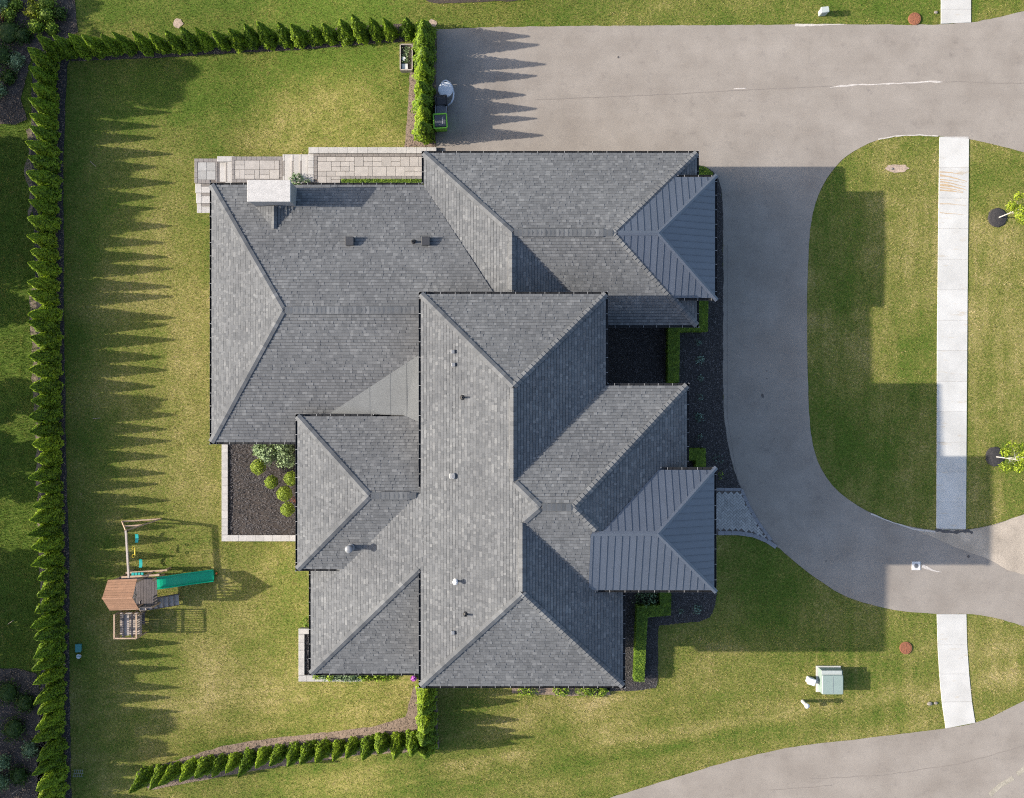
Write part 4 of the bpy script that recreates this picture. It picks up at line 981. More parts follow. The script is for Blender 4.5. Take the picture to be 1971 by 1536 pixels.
# ------------------------------------------------------------------ grass
def grass():
    BX0, BX1, BY0, BY1 = -26.6, 26.6, -20.8, 20.8
    n = 900000; X = rng.uniform(BX0, BX1, n); Y = rng.uniform(BY0, BY1, n)
    ex = np.zeros(n, bool)
    for p in [DRIVE, STREET, FW] + BEDS: ex |= inside(X, Y, p)
    for x0, y0, x1, y1 in [(-527, -372, 300, 66), (-366, 30, 326, 300), (-348, 290, 177, 479), (300, -382, 348, -190)]:
        ex |= (X > x0 / K) & (X < x1 / K) & (Y < -y0 / K) & (Y > -y1 / K)
    def rect(px0, py0, px1, py1, z):
        a, b = W(px0, py0, z), W(px1, py1, z); return (X > a.x) & (X < b.x) & (Y < a.y) & (Y > b.y)
    ex |= rect(594, 283, 850, 360, 0) | rect(446, 300, 594, 360, -.5) | rect(374, 304, 446, 360, -.8) | rect(375, 350, 430, 411, -1.1) | rect(426, 840, 600, 1043, -.45) | rect(574, 1209, 810, 1313, -.35)
    for L, Rr in (([(1808, 263), (1804, 600), (1802, 1019)], [(1865, 263), (1862, 600), (1859, 1019)]), ([(1803, 1182), (1805, 1260), (1811, 1340), (1820, 1402)], [(1860, 1182), (1862, 1260), (1869, 1340), (1877, 1391)]), ([(1811, -60), (1811, 46)], [(1869, -60), (1869, 43)])):
        ex |= inside(X, Y, ground_xy(L + Rr[::-1]))
    X, Y = X[~ex], Y[~ex]; n = len(X)
    Z = gz_np(X) + 0.03 * (vnoise(X, Y, 3.0, 21) - 0.5) - 0.018
    d = lawn_dry_shade(X, Y); cl = vnoise(X, Y, 0.16, 31); cl2 = vnoise(X, Y, 0.45, 33)
    sp = np.clip((vnoise(X, Y, .23, 41) - .66) * 4, 0, 1) * np.clip((vnoise(X, Y, 1.9, 43) - .3) * 2.2, 0, 1)
    dry = np.clip(d + rng.normal(0, .13, n) + (cl - .5) * .6 + (cl2 - .5) * .42 + sp * (.32 + 1.3 * np.clip(d - .40, 0, .4)), 0, 1)
    hgt = (0.03 + 0.045 * rng.random(n)) * (0.55 + 0.8 * cl) * np.where(X < -22.9, 2.0, 1.0); t = rng.uniform(0, 6.283, n); w = rng.uniform(.007, .014, n)
    ln = rng.uniform(.4, 1.3, n) * hgt; t2 = t + rng.uniform(-1, 1, n)
    s = np.stack([np.cos(t) * w, np.sin(t) * w, np.zeros(n)], -1); c = np.stack([X, Y, Z], -1)
    tip = c + np.stack([-np.sin(t2) * ln, np.cos(t2) * ln, hgt], -1)
    v = np.stack([c - s, c + s, tip], 1).reshape(-1, 3).astype(np.float32)
    me = bpy.data.meshes.new('lawn_grass'); me.vertices.add(n * 3); me.vertices.foreach_set('co', v.ravel())
    me.loops.add(n * 3); me.loops.foreach_set('vertex_index', np.arange(n * 3, dtype=np.int32)); me.polygons.add(n)
    me.polygons.foreach_set('loop_start', np.arange(0, n * 3, 3, dtype=np.int32)); me.polygons.foreach_set('loop_total', np.full(n, 3, np.int32)); me.update(calc_edges=True)
    a = me.attributes.new('dry', 'FLOAT', 'POINT'); a.data.foreach_set('value', np.repeat(dry, 3).astype(np.float32))
    tag(finish('lawn_grass', me, 'blades'), 'short mown grass blades covering the lawns', 'grass', kind='stuff')
grass()

# ------------------------------------------------------------------ foliage
def leaf_mesh(name, c, nrm, size, tint, core=None, aspect=0.6):
    """one small rhombic leaf per point; core is an MB of the shaded mass inside"""
    n = len(c); nrm = nrm / np.maximum(1e-6, np.linalg.norm(nrm, axis=1, keepdims=True))
    a = np.cross(nrm, rng.normal(size=(n, 3))); a /= np.maximum(1e-6, np.linalg.norm(a, axis=1, keepdims=True)); b = np.cross(nrm, a)
    a *= size[:, None]; b *= size[:, None] * aspect
    v = np.stack([c - a, c + b * 1.0 + a * .1, c + a, c - b + a * .1], 1).reshape(-1, 3)
    f = np.arange(n * 4).reshape(-1, 4).tolist(); V = v.tolist(); tn = np.repeat(tint, 4).tolist()
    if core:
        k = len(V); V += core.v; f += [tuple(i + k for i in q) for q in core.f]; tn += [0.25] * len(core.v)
    me = bpy.data.meshes.new(name); me.from_pydata(V, [], f)
    at = me.attributes.new('tint', 'FLOAT', 'POINT'); at.data.foreach_set('value', np.clip(np.array(tn, np.float32), 0, 1)); return me
def conifer_mesh(seed, n=2600):
    """an arborvitae 1 m tall and about 0.36 m across: fans of scaly foliage over a dense core"""
    r = np.random.default_rng(seed); t = r.random(n) ** 1.25; th = r.uniform(0, 6.283, n)
    lob = 1 + 0.10 * np.sin(3 * th + 9 * t + seed) + 0.09 * np.sin(7 * th - 14 * t + seed * 2.1) + 0.05 * np.sin(13 * th + 30 * t)
    prof = lambda q: 0.19 * (1 - q) ** 0.84 * np.minimum(1, (q + 0.03) / 0.10) ** 0.6 + 0.004
    rad = prof(t) * lob * r.uniform(.91, 1.06, n); z = 0.02 + t * 0.98
    c = np.stack([rad * np.cos(th), rad * np.sin(th), z], -1)
    nr = np.stack([np.cos(th), np.sin(th), np.full(n, .5)], -1) + r.normal(0, .42, (n, 3))
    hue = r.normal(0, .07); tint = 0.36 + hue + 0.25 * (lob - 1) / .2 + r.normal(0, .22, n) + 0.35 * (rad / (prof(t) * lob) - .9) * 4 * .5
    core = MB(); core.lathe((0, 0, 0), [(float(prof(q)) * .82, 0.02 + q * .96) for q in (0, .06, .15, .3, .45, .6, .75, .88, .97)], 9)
    return leaf_mesh('arborvitae_crown', c, nr, r.uniform(.012, .026, n), tint, core)
CON = [conifer_mesh(s) for s in (3, 8, 14, 21, 33)]
_tm = MB(); _tm.tube((0, 0, -.04), (0, 0, .10), .02, .016, 7)
TRUNK = bpy.data.meshes.new('arborvitae_trunk'); TRUNK.from_pydata(_tm.v, [], _tm.f); TRUNK.materials.append(MATS['bark'])
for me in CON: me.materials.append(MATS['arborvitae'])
def arborvitae(px, py, h, label, group, wide=1.0):
    p = G(px, py); o = bpy.data.objects.new('arborvitae', None); COL.objects.link(o); o.empty_display_size = .2
    o.location = p; w = wide * random.uniform(.88, 1.14) * 2.75; o.scale = (w, w * random.uniform(.95, 1.05), h); o.rotation_euler = (random.uniform(-.055, .055), random.uniform(-.055, .055), random.uniform(0, 6.28))
    tag(o, label, 'arborvitae', group)
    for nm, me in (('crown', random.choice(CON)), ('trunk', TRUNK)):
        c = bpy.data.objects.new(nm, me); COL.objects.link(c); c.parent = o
def interp(pts, v):
    for a, b in zip(pts, pts[1:]):
        if a[0] <= v <= b[0]: return a[1] + (b[1] - a[1]) * (v - a[0]) / (b[0] - a[0])
    return pts[0][1] if v < pts[0][0] else pts[-1][1]
y = 128.0; i = 1
while y < 1545:
    arborvitae(interp([(110, 98), (300, 99), (600, 101), (900, 106), (1200, 111), (1545, 114)], y) + random.uniform(-2, 2), y, random.uniform(2.5, 3.0), 'conical arborvitae, %s from the top in the long left hedge' % ordinal(i), 'long left hedge', 1.0); y += random.uniform(26, 29.5); i += 1
tops = [x for x in np.arange(112, 790, 29.3)]
for i, x in enumerate(reversed(tops)):
    arborvitae(x + random.uniform(-2, 2), interp([(110, 103), (200, 98), (340, 93), (480, 83), (600, 77), (780, 66)], x), random.uniform(2.4, 3.0), 'bright green arborvitae, %s from the right in the top hedge row' % ordinal(i + 1), 'top hedge row', 0.82)
for i, (yy, h) in enumerate([(68, 2.5), (95, 2.75), (122, 2.85), (151, 2.7), (181, 2.5), (208, 2.7), (235, 2.7), (259, 2.85)]):
    arborvitae(818, yy, h, 'dense arborvitae, %s from the top in the hedge beside the driveway' % ordinal(i + 1), 'hedge beside the driveway', 1.0)
bx = list(np.arange(288, 800, 28.2))
for i, x in enumerate(reversed(bx)):
    arborvitae(x + random.uniform(-2, 2), interp([(285, 1489), (300, 1485), (400, 1468), (520, 1447), (660, 1433), (790, 1419)], x), random.uniform(2.35, 2.95), 'green arborvitae, %s from the right in the bottom hedge row' % ordinal(i + 1), 'bottom hedge row', 0.80)
for i, (yy, h) in enumerate([(1328, 2.3), (1354, 2.25), (1383, 2.2), (1410, 2.2), (1430, 2.15)]):
    arborvitae(822, yy, h, 'arborvitae, %s from the house in the short lower hedge' % ordinal(i + 1), 'short lower hedge', 1.0)

def cloud(n, shape, seed):
    r = np.random.default_rng(seed); return r
def shrub(name, px, py, r, h, mat, label, cat='shrub', group=None, n=700, leaf=0.04, z=None, squash=0.2, open_=0.0, stem=True):
    p = G(px, py) if z is None else W(px, py, z); root = thing(name, label, cat, p, group)
    u = rng.random(n); th = rng.uniform(0, 6.283, n); ph = np.arccos(1 - u * 1.55)
    lump = 1 + (squash / .2) * (.14 * np.sin(4 * th + 3 * ph + px) + .12 * np.sin(7 * th - 5 * ph)) + rng.normal(0, .05 + open_, n)
    d = np.stack([np.sin(ph) * np.cos(th), np.sin(ph) * np.sin(th), np.cos(ph)], -1)
    c = d * lump[:, None] * np.array([r, r, h * .55]) + np.array([0, 0, h * .5]); nr = d + rng.normal(0, .6, (n, 3))
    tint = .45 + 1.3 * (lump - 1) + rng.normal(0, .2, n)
    core = None
    if open_ < .12:
        core = MB(); core.lathe((0, 0, 0), [(.45 * r, .1 * h), (.78 * r, .32 * h), (.8 * r, .58 * h), (.5 * r, .86 * h), (.12 * r, .98 * h)], 9)
    me = leaf_mesh('foliage', c, nr, rng.uniform(.6, 1.3, n) * leaf, tint, core)
    o = bpy.data.objects.new('foliage', me); COL.objects.link(o); o.parent = root; me.materials.append(MATS[mat])
    m = MB(); m.tube(p - Vector((0, 0, .03)), p + Vector((0, 0, h * .5)), .015, .01, 6); m.build('stem', 'bark', root)
    return root
def hedge(name, px_poly, h, label, mat='boxwood', z=0.0, dens=900, leaf=.024):
    """a clipped hedge over a plan polygon (pixels sighted at its top)"""
    P = [W(x, y, z + h).to_2d() for x, y in px_poly]; c0 = sum(P, Vector((0, 0))) / len(P)
    root = thing(name, label, 'hedge', (c0.x, c0.y, z)); n = len(P)
    core = MB(); ins = [Vector(p) + (c0 - p).normalized() * .03 for p in P]; core.prism(ins, z - .02, z + h - .03)
    ar = abs(sum(P[i].x * P[(i + 1) % n].y - P[(i + 1) % n].x * P[i].y for i in range(n))) / 2
    xs = [p.x for p in P]; ys = [p.y for p in P]; k = int((max(xs) - min(xs)) * (max(ys) - min(ys)) * dens * 1.6)
    X = rng.uniform(min(xs), max(xs), k); Y = rng.uniform(min(ys), max(ys), k); q = inside(X, Y, P); X, Y = X[q], Y[q]
    C = [np.stack([X, Y, z + h + rng.normal(0, .022, len(X))], -1)]; N = [np.tile([0, 0, 1.], (len(X), 1))]
    for i in range(n):
        a, b = P[i], P[(i + 1) % n]; L = (b - a).length; k = int(L * h * dens); t = rng.random(k); e = (b - a).normalized(); nn_ = np.array([e.y, -e.x, 0.3])
        q = np.stack([a.x + (b.x - a.x) * t, a.y + (b.y - a.y) * t, z + rng.random(k) * h], -1) + rng.normal(0, .018, (k, 3)); C.append(q); N.append(np.tile(nn_, (k, 1)))
    C = np.concatenate(C); N = np.concatenate(N) + rng.normal(0, .55, (len(C), 3))
    tint = .45 + (vnoise(C[:, 0], C[:, 1], .12, 5) - .5) * .9 + rng.normal(0, .16, len(C))
    me = leaf_mesh('foliage', C, N, rng.uniform(.6, 1.3, len(C)) * leaf, tint, core); finish('foliage', me, mat, root)
    m = MB(); m.tube((c0.x, c0.y, z - .03), (c0.x, c0.y, z + h * .5), .02, .02, 6); m.build('stem', 'bark', root)
hedge('box_hedge', [(657, 344.5), (814, 344.5), (814, 353), (657, 353)], 0.35, 'low clipped hedge along the upper terrace against the eave', z=0.1)
hedge('box_hedge', [(1345, 560), (1364, 560), (1362, 637), (1308, 638), (1307, 736), (1285, 736), (1286, 620), (1345, 620)], 0.75, 'stepped green hedge below the garage corner beside the courtyard')
hedge('box_hedge', [(1325, 864), (1358, 864), (1359, 905), (1339, 905), (1339, 886), (1325, 886)], 0.75, 'small clipped hedge corner above the entry metal roof')
hedge('box_hedge', [(1270, 1130), (1292, 1130), (1291, 1184), (1246, 1188), (1240, 1312), (1221, 1312), (1226, 1167), (1271, 1165)], 0.75, 'stepped hedge below the entry roof, its lower end in sun')
hedge('box_hedge', [(1340, 318), (1356, 320), (1372, 332), (1380, 352), (1360, 356), (1338, 352)], 0.6, 'dark hedge tucked behind the corner of the garage porch roof')
# shrubs of the raised rear bed
for k, (x, y, r, h) in enumerate([(500, 898, .36, .65), (525, 927, .31, .6), (550, 949, .36, .65), (556, 979, .33, .6), (563, 920, .34, .65)]):
    shrub('round_shrub', x, y, r, h, 'lime_shrub', ['roundest lime shrub, farthest left in the rear mulch bed', 'lime shrub second from the left in the rear mulch bed', 'lime shrub third down the rear mulch bed', 'lowest lime shrub in the rear mulch bed', 'lime shrub half under the bay eave'][k], 'shrub', 'round lime shrubs', 1500, .03, -0.1, squash=.06)
for k, (x, y, r, h) in enumerate([(519, 872, .42, .8), (553, 879, .42, .8), (548, 860, .4, .8), (502, 864, .26, .5)]):
    shrub('loose_shrub', x, y, r, h, 'grey_green', ['large loose grey-green shrub at the top of the rear bed', 'loose grey-green shrub against the bay eave', 'grey-green shrub under the family room eave', 'small grey-green shrub left of the large loose one'][k], 'shrub', 'loose grey-green shrubs', 1100, .055, -0.1, open_=.14)
shrub('flowering_plant', 566, 962, .13, .3, 'red_flower', 'reddish plant between the lime shrubs and the bay eave', 'plant', None, 60, .035, -.3, open_=.15)
# perennials of the front beds
for k, (x, y, r, lab) in enumerate([(1347, 693, .17, 'pale blue-green rosette in the front bed beside the hedge'), (1345, 803, .18, 'pale blue-green rosette in the front bed level with the middle eave'), (1348, 764, .13, 'small pale tuft between the two rosettes of the front bed'), (1346, 840, .14, 'small pale tuft above the clipped hedge corner'),
                                   (1381, 884, .24, 'spiky pale tuft near the curve of the front bed'), (1348, 728, .12, 'faint pale tuft just below the upper rosette'), (1345, 660, .12, 'faint pale tuft above the upper rosette'), (1341, 1172, .19, 'pale blue-green rosette in the bed below the entry roof'),
                                   (1311, 1176, .13, 'smaller tuft left of the rosette below the entry roof'), (1386, 914, .16, 'green tuft by the corner of the entry metal roof')]):
    shrub('perennial', x, y, r, .22, 'blue_green' if k != 9 else 'boxwood', lab, 'plant', 'perennials in the front beds', 130 if k in (0, 1, 7) else 40, .04, open_=.2)
shrub('loose_shrub', 1246, 1152, .5, .6, 'grey_green', 'feathery shrub behind the stepped hedge under the entry eave', 'shrub', None, 900, .045, open_=.14)
for k, x in enumerate(np.arange(612, 778, 13)):
    shrub('leafy_plant', x, 1297 + random.uniform(-2, 3), random.uniform(.2, .28), random.uniform(.3, .5), random.choice(['boxwood', 'grey_green', 'boxwood']), 'leafy plant, %s from the left along the lower left eave' % ordinal(k + 1), 'plant', 'plants along the lower left eave', 260, .05, -.42, open_=.15)
for k, (x, r) in enumerate([(1005, .2), (1022, .26), (1073, .2), (1086, .2), (1118, .26), (1132, .2), (1150, .28), (1160, .2)]):
    shrub('leafy_plant', x, 1329, r, .3, 'boxwood', 'low green plant, %s from the left under the south eave' % ordinal(k + 1), 'plant', 'plants under the south eave', 200, .045, open_=.12)
shrub('leafy_plant', 574, 350, .3, .7, 'grey_green', 'pale leafy bush beside the chimney and the steps', 'plant', None, 350, .05, -.3, open_=.15)
shrub('leafy_plant', 593, 352, .14, .3, 'grey_green', 'small bush right of the chimney bush', 'plant', None, 120, .035, 0, open_=.15)
shrub('leafy_plant', 593, 1195, .25, .5, 'boxwood', 'dark bush above the lower left garden wall', 'plant', None, 300, .04, open_=.12)
fp = G(797, 1303); fpr = thing('flower_pot', 'pot of purple flowers at the house corner by the lower hedge', 'flower pot', fp)
m = MB(); m.lathe(fp, [(.1, 0), (.15, .28), (.16, .3), (.13, .3), (.12, .24)], 12); m.build('pot', 'dark_wood', fpr)
th = rng.uniform(0, 6.28, 160); rr = rng.uniform(0, .13, 160); me = leaf_mesh('blossom', np.stack([fp.x + rr * np.cos(th), fp.y + rr * np.sin(th), fp.z + .38 - rr * .5 + rng.normal(0, .03, 160)], -1), rng.normal(0, .5, (160, 3)) + [0, 0, 1], np.full(160, .04), np.full(160, .5)); finish('blossom', me, 'purple_flower', fpr)
# bed in the upper left corner and the lower left
for k, (x, y, r, h, mt, lab) in enumerate([(8, 8, .5, .9, 'grey_green', 'grey-green bush in the extreme upper left corner'), (22, 30, .32, .6, 'lime_shrub', 'pale lime bush near the upper left corner'), (35, 12, .28, .5, 'lime_shrub', 'small lime bush second from the upper left corner'),
                                          (72, 27, .40, .8, 'yellow_shrub', 'yellow-green bush standing alone in the upper left bed'), (97, 10, .42, .8, 'lime_shrub', 'tall lime bush at the top of the upper left bed'), (95, 32, .42, .8, 'lime_shrub', 'lime bush right of the yellow one'), (76, 55, .35, .7, 'boxwood', 'dark green bush below the yellow one'),
                                          (5, 36, .14, .3, 'red_flower', 'red flowers at the left edge of the upper left bed'), (62, 2, .12, .4, 'yellow_shrub', 'orange-yellow flower tuft at the top edge'), (20, 64, .7, .4, 'deep_tree', 'dark groundcover patch in the upper left bed'),
                                          (4, 178, .3, .6, 'grey_green', 'grey bush at the left edge above the lit lawn'), (4, 1500, .5, .9, 'grey_green', 'blue-grey bush in the lower left corner'), (12, 1462, .35, .8, 'grey_green', 'leafy branch above the lower left bush'), (104, 58, .3, .5, 'boxwood', 'low green bush beside the hedge corner'),
        (120, 30, .3, .5, 'deep_tree', 'dark low bush at the right edge of the upper left bed'), (48, 70, .45, .5, 'deep_tree', 'dark bush between groundcover and hedge corner'), (8, 110, .5, .5, 'deep_tree', 'dark spreading bush at the left edge below the red flowers'), (34, 120, .4, .4, 'grey_green', 'grey spreading bush left of the hedge corner'), (20, 150, .35, .4, 'deep_tree', 'dark bush above the grey soil'),
        (18, 1330, .6, .5, 'deep_tree', 'dark spreading bush at the top of the lower left bed'), (52, 1350, .5, .5, 'deep_tree', 'dark bush next to the hedge in the lower left bed'), (30, 1400, .6, .5, 'deep_tree', 'dark groundcover mound in the lower left bed'), (62, 1440, .4, .5, 'grey_green', 'grey bush against the lower left hedge'), (40, 1490, .5, .5, 'deep_tree', 'dark bush right of the blue-grey corner bush')]):
    shrub('garden_bush', x, y, r, h, mt, lab, 'bush', 'bushes of the corner beds', 500, .05, open_=.08)

# ------------------------------------------------------------------ trees
def leafy_tree(name, base, height, crown_r, crown_h, mat, label, group, n, leaf, trunk_r, bark, seed):
    root = thing(name, label, 'tree', base, group); r = np.random.default_rng(seed); random.seed(seed)
    m = MB(); top = base + Vector((random.uniform(-.1, .1), random.uniform(-.1, .1), height * .8)); m.tube(base - Vector((0, 0, .1)), base.lerp(top, .5), trunk_r, trunk_r * .7, 9); m.tube(base.lerp(top, .5), top, trunk_r * .7, trunk_r * .25, 8)
    cz = height - crown_h * .5; clumps = []
    for i in range(14):
        a = random.uniform(0, 6.283); rad = crown_r * math.sqrt(random.random()) * .8; zz = cz + random.uniform(-.5, .45) * crown_h * math.sqrt(max(.1, 1 - (rad / crown_r) ** 2))
        e = Vector((base.x + rad * math.cos(a), base.y + rad * math.sin(a), base.z + zz)); s = base.lerp(top, random.uniform(.4, .85)); m.tube(s, e, trunk_r * .3, trunk_r * .1, 6); clumps.append((e, crown_r * random.uniform(.30, .5)))
    m.build('trunk', bark, root)
    C = []; N = []; Tn = []
    for e, cr in clumps:
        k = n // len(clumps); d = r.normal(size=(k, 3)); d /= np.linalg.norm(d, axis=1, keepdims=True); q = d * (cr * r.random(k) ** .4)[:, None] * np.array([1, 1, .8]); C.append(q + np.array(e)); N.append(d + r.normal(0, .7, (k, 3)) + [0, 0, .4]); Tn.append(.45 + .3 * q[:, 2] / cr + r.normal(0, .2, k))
    me = leaf_mesh('crown', np.concatenate(C), np.concatenate(N), r.uniform(.7, 1.2, sum(map(len, C))) * leaf, np.concatenate(Tn)); finish('crown', me, mat, root)
for (bx_, by_), lab, sd in (((1922, 419), 'young lime-green street tree in a black mulch ring, upper right edge', 5), ((1917, 879), 'young lime-green street tree in a black mulch ring, lower right edge', 9)):
    c = G(bx_ - 2, by_); m = MB(); nseg = 22
    rgs = [[(c.x + rr * random.uniform(.95, 1.05) * math.cos(6.283 * i / nseg), c.y + rr * random.uniform(.95, 1.05) * math.sin(6.283 * i / nseg), zz) for i in range(nseg)] for rr, zz in ((.49, -.01), (.43, .05), (.2, .10))]
    m.add(rgs[0] + rgs[1] + rgs[2], [(k * nseg + i, k * nseg + (i + 1) % nseg, (k + 1) * nseg + (i + 1) % nseg, (k + 1) * nseg + i) for k in (0, 1) for i in range(nseg)] + [tuple(range(2 * nseg, 3 * nseg))])
    tag(m.build('mulch_ring', 'mulch_black', loc=c), 'round black mulch mound under the %s street tree' % ('upper' if sd == 5 else 'lower'), 'mulch ring')
    leafy_tree('street_tree', Vector((c.x + .05, c.y, 0.06)), 3.4, .78, 1.8, 'lime_tree', lab, 'street trees', 1700, .055, .035, 'pale_trunk', sd)
for k, (py, hh, cr, px, lo) in enumerate([(40, 5.0, 1.3, -190, .8), (125, 5.5, 2.2, -200, .85), (150, 10.0, 2.0, -330, .9), (160, 8.2, 1.8, -280, .9), (130, 8.6, 1.5, -290, .9), (190, 7.5, 1.2, -270, .8), (300, 4.6, .95, -150, .8), (395, 5.0, 1.3, -180, .85), (345, 6.0, .9, -200, .8), (465, 5.5, 1.7, -200, .85), (500, 4.5, 1.2, -140, .8),
                                          (597, 5.0, 1.0, -190, .8), (772, 4.8, .9, -160, .8), (785, 8.0, .9, -290, .8), (860, 5.0, 1.1, -180, .85), (905, 5.2, 1.3, -200, .85), (1100, 5.0, 1.1, -180, .85), (1155, 4.8, 1.0, -150, .85), (1210, 5.2, 1.3, -200, .85),
                                          (1325, 5.2, 1.4, -180, .85), (1385, 5.5, 1.6, -210, .85), (1405, 9.0, 1.5, -310, .9), (1432, 8.6, 1.4, -300, .9), (1415, 7.4, 1.8, -250, .9), (1448, 7.6, 1.5, -255, .9), (1450, 5.4, 1.6, -170, .85), (1515, 5.5, 1.8, -210, .85)]):
    if lo > .79 and hh < 7: cr *= 1.34
    leafy_tree('neighbour_tree', G(px, py), hh, cr, hh * lo, 'deep_tree', 'broad leafy tree, %s from the top, beyond the left edge' % ordinal(k + 1), 'trees beyond the left edge', 5200 if hh < 7 else 9000, .17, .12, 'bark', 100 + k)
random.seed(77)

# ------------------------------------------------------------------ things on the driveway and the lawns
# bins by the driveway hedge
def cart(px, py, rz, w, d, h, mat, lid, name, label, cat='bin'):
    p = G(px, py); root = thing(name, label, cat, p); ca, sa = math.cos(rz), math.sin(rz)
    def L(x, y, z): return Vector((p.x + x * ca - y * sa, p.y + x * sa + y * ca, p.z + z))
    m = MB(); b0, b1 = .44, .5
    m.hexa([L(-w * b0, -d * b0, .05), L(w * b0, -d * b0, .05), L(w * b0, d * b0, .05), L(-w * b0, d * b0, .05)], [L(-w * b1, -d * b1, h), L(w * b1, -d * b1, h), L(w * b1, d * b1, h), L(-w * b1, d * b1, h)]); m.build('body', mat, root)
    m = MB()
    for (x0, y0), (x1, y1) in (((-1, -1), (1, -1)), ((1, -1), (1, 1)), ((1, 1), (-1, 1)), ((-1, 1), (-1, -1))): m.beam(L(x0 * w * .52, y0 * d * .52, h), L(x1 * w * .52, y1 * d * .52, h), .05, .06)
    m.build('rim', mat, root)
    m = MB(); q = [L(x * w * .46, y * d * .46, h + .02) for x, y in ((-1, -1), (1, -1), (1, 1), (-1, 1))]; t = [L(x * w * .40, y * d * .40, h + .08) for x, y in ((-1, -1), (1, -1), (1, 1), (-1, 1))]; m.hexa(q, t); lo = m.build('lid', lid, root)
    m = MB(); m.beam(L(-w * .5, d * .56, h - .02), L(w * .5, d * .56, h - .02), .04, .04); m.build('handle', mat, root)
    for s in (-1, 1):
        m = MB(); m.tube(L(s * w * .38, d * .40, .12), L(s * w * .50, d * .40, .12), .12, .12, 12); m.build('wheel', 'black_plastic', root)
    return root, L, h
root, L, h = cart(850, 243, 0.06, .62, .66, 1.05, 'bin_green', 'lid_grey', 'wheeled_bin', 'lime green wheeled bin with a dark lid by the hedge')
m = MB(); m.box(L(.12, 0, h + .086), (.04, .34, .012), .06); m.build('lid_grip', 'white_metal', root)
cart(851, 222, -0.05, .5, .46, .95, 'grey_vent', 'lid_grey', 'wheeled_bin', 'grey bin between the green bin and the black one')
cart(852, 204, 0.08, .52, .5, .95, 'black_plastic', 'black_plastic', 'wheeled_bin', 'black bin below the white round tub')
p = G(860, 179); wt = thing('round_tub', 'white round plastic tub with a curved frame beside the driveway hedge', 'tub', p)
m = MB(); c = p + Vector((-.03, .02, 0)); m.lathe(c, [(.28, 0), (.33, .5), (.37, .52), (.37, .56), (.34, .56)], 28); m.build('body', 'white_plastic', wt)
m = MB(); m.lathe(c + Vector((0, 0, .52)), [(.345, .03), (.335, .055), (.30, .06), (.02, .06)], 28); m.build('lid', 'white_plastic', wt)
m = MB(); pts = [W(848, 164, .40), W(852, 157.5, .42), W(858, 154.5, .45), W(865, 158.5, .45), W(870.5, 167, .45), W(873.5, 179, .45), W(872.5, 190, .45), W(868.5, 198, .42), W(862, 203, .35), W(858, 205, .1)]
for a, b in zip(pts, pts[1:]): m.beam(a, b, .07, .05)
m.build('curved_frame', 'white_plastic', wt)
# raised planter
p = G(782, 110); pl = thing('raised_planter', 'small wooden planter box with soil and a white board, by the hedge corner', 'planter', p); a, b = W(770.5, 85.5, .35), W(793.5, 134.5, .35)
for nm, q in (('plank', (a.x, a.y, b.x, a.y)), ('plank', (b.x, a.y, b.x, b.y)), ('plank', (b.x, b.y, a.x, b.y)), ('plank', (a.x, b.y, a.x, a.y))):
    m = MB(); d = Vector((q[2] - q[0], q[3] - q[1], 0)).normalized() * .02; m.beam(Vector((q[0], q[1], p.z + .2)) + d, Vector((q[2], q[3], p.z + .2)) - d, .05, .44); m.build(nm, 'pale_wood', pl)
m = MB(); m.box(((a.x + b.x) / 2, (a.y + b.y) / 2, p.z + .13), (abs(b.x - a.x) - .06, abs(a.y - b.y) - .06, .22)); m.build('soil', 'dark_wood', pl)
m = MB(); q = W(779, 127.5, .3); m.box((q.x, q.y, p.z + .30), (.30, .26, .03), .03); m.build('white_board', 'white_pvc', pl)
n = 260; me = leaf_mesh('plants', np.stack([rng.normal((a.x + b.x) / 2, .1, n), rng.uniform(b.y + .35, a.y - .1, n), p.z + .28 + rng.random(n) * .12], -1), rng.normal(0, .7, (n, 3)) + [0, 0, .6], rng.uniform(.02, .05, n), rng.uniform(0, 1, n)); finish('plants', me, 'grey_green', pl)['kind'] = 'stuff'
m = MB(); m.lathe(W(777, 113, .3) + Vector((0, 0, -.08)), [(.07, 0), (.1, .1), (.11, .1), (.08, .1)], 12); m.build('pot', 'white_pvc', pl)

# utility cabinets
def cabinet(px0, py0, px1, py1, h, label):
    a, b = W(px0, py0, h), W(px1, py1, h); c = (a + b) / 2; sx, sy = abs(b.x - a.x), abs(a.y - b.y); r = thing('transformer_cabinet', label, 'utility box', (c.x, c.y, 0))
    m = MB(); m.box((c.x, c.y, .03), (sx + .12, sy + .12, .08)); m.build('pad', 'concrete', r)
    m = MB(); m.hexa([(c.x - sx / 2 + .03, c.y - sy / 2 + .05, .05), (c.x + sx / 2 - .02, c.y - sy / 2 + .05, .05), (c.x + sx / 2 - .02, c.y + sy / 2, .05), (c.x - sx / 2 + .03, c.y + sy / 2, .05)],
                     [(c.x - sx / 2 + .06, c.y - sy / 2, h - .03), (c.x + sx / 2, c.y - sy / 2, h - .03), (c.x + sx / 2 - .03, c.y + sy / 2 - .02, h - .08), (c.x - sx / 2 + .06, c.y + sy / 2 - .02, h - .08)]); m.build('body', 'utility_green', r)
    bevel_box((c.x + .02, c.y - sy * .1, h), (sx - .06, sy * .8, .06), 0, .03).build('lid', 'utility_green', r)
    m = MB(); m.box((c.x - .02, c.y + sy * .40, h - .06), (sx - .1, sy * .17, .05)); m.build('hood', 'utility_pale', r)
    m = MB(); m.box((c.x + .03, c.y - sy * .1, h + .031), (.015, sy * .7, .01)); m.build('seam', 'grey_vent', r)
cabinet(1580.5, 1290.5, 1623.5, 1336.5, .74, 'grey-green transformer cabinet casting a shadow on the front lawn')
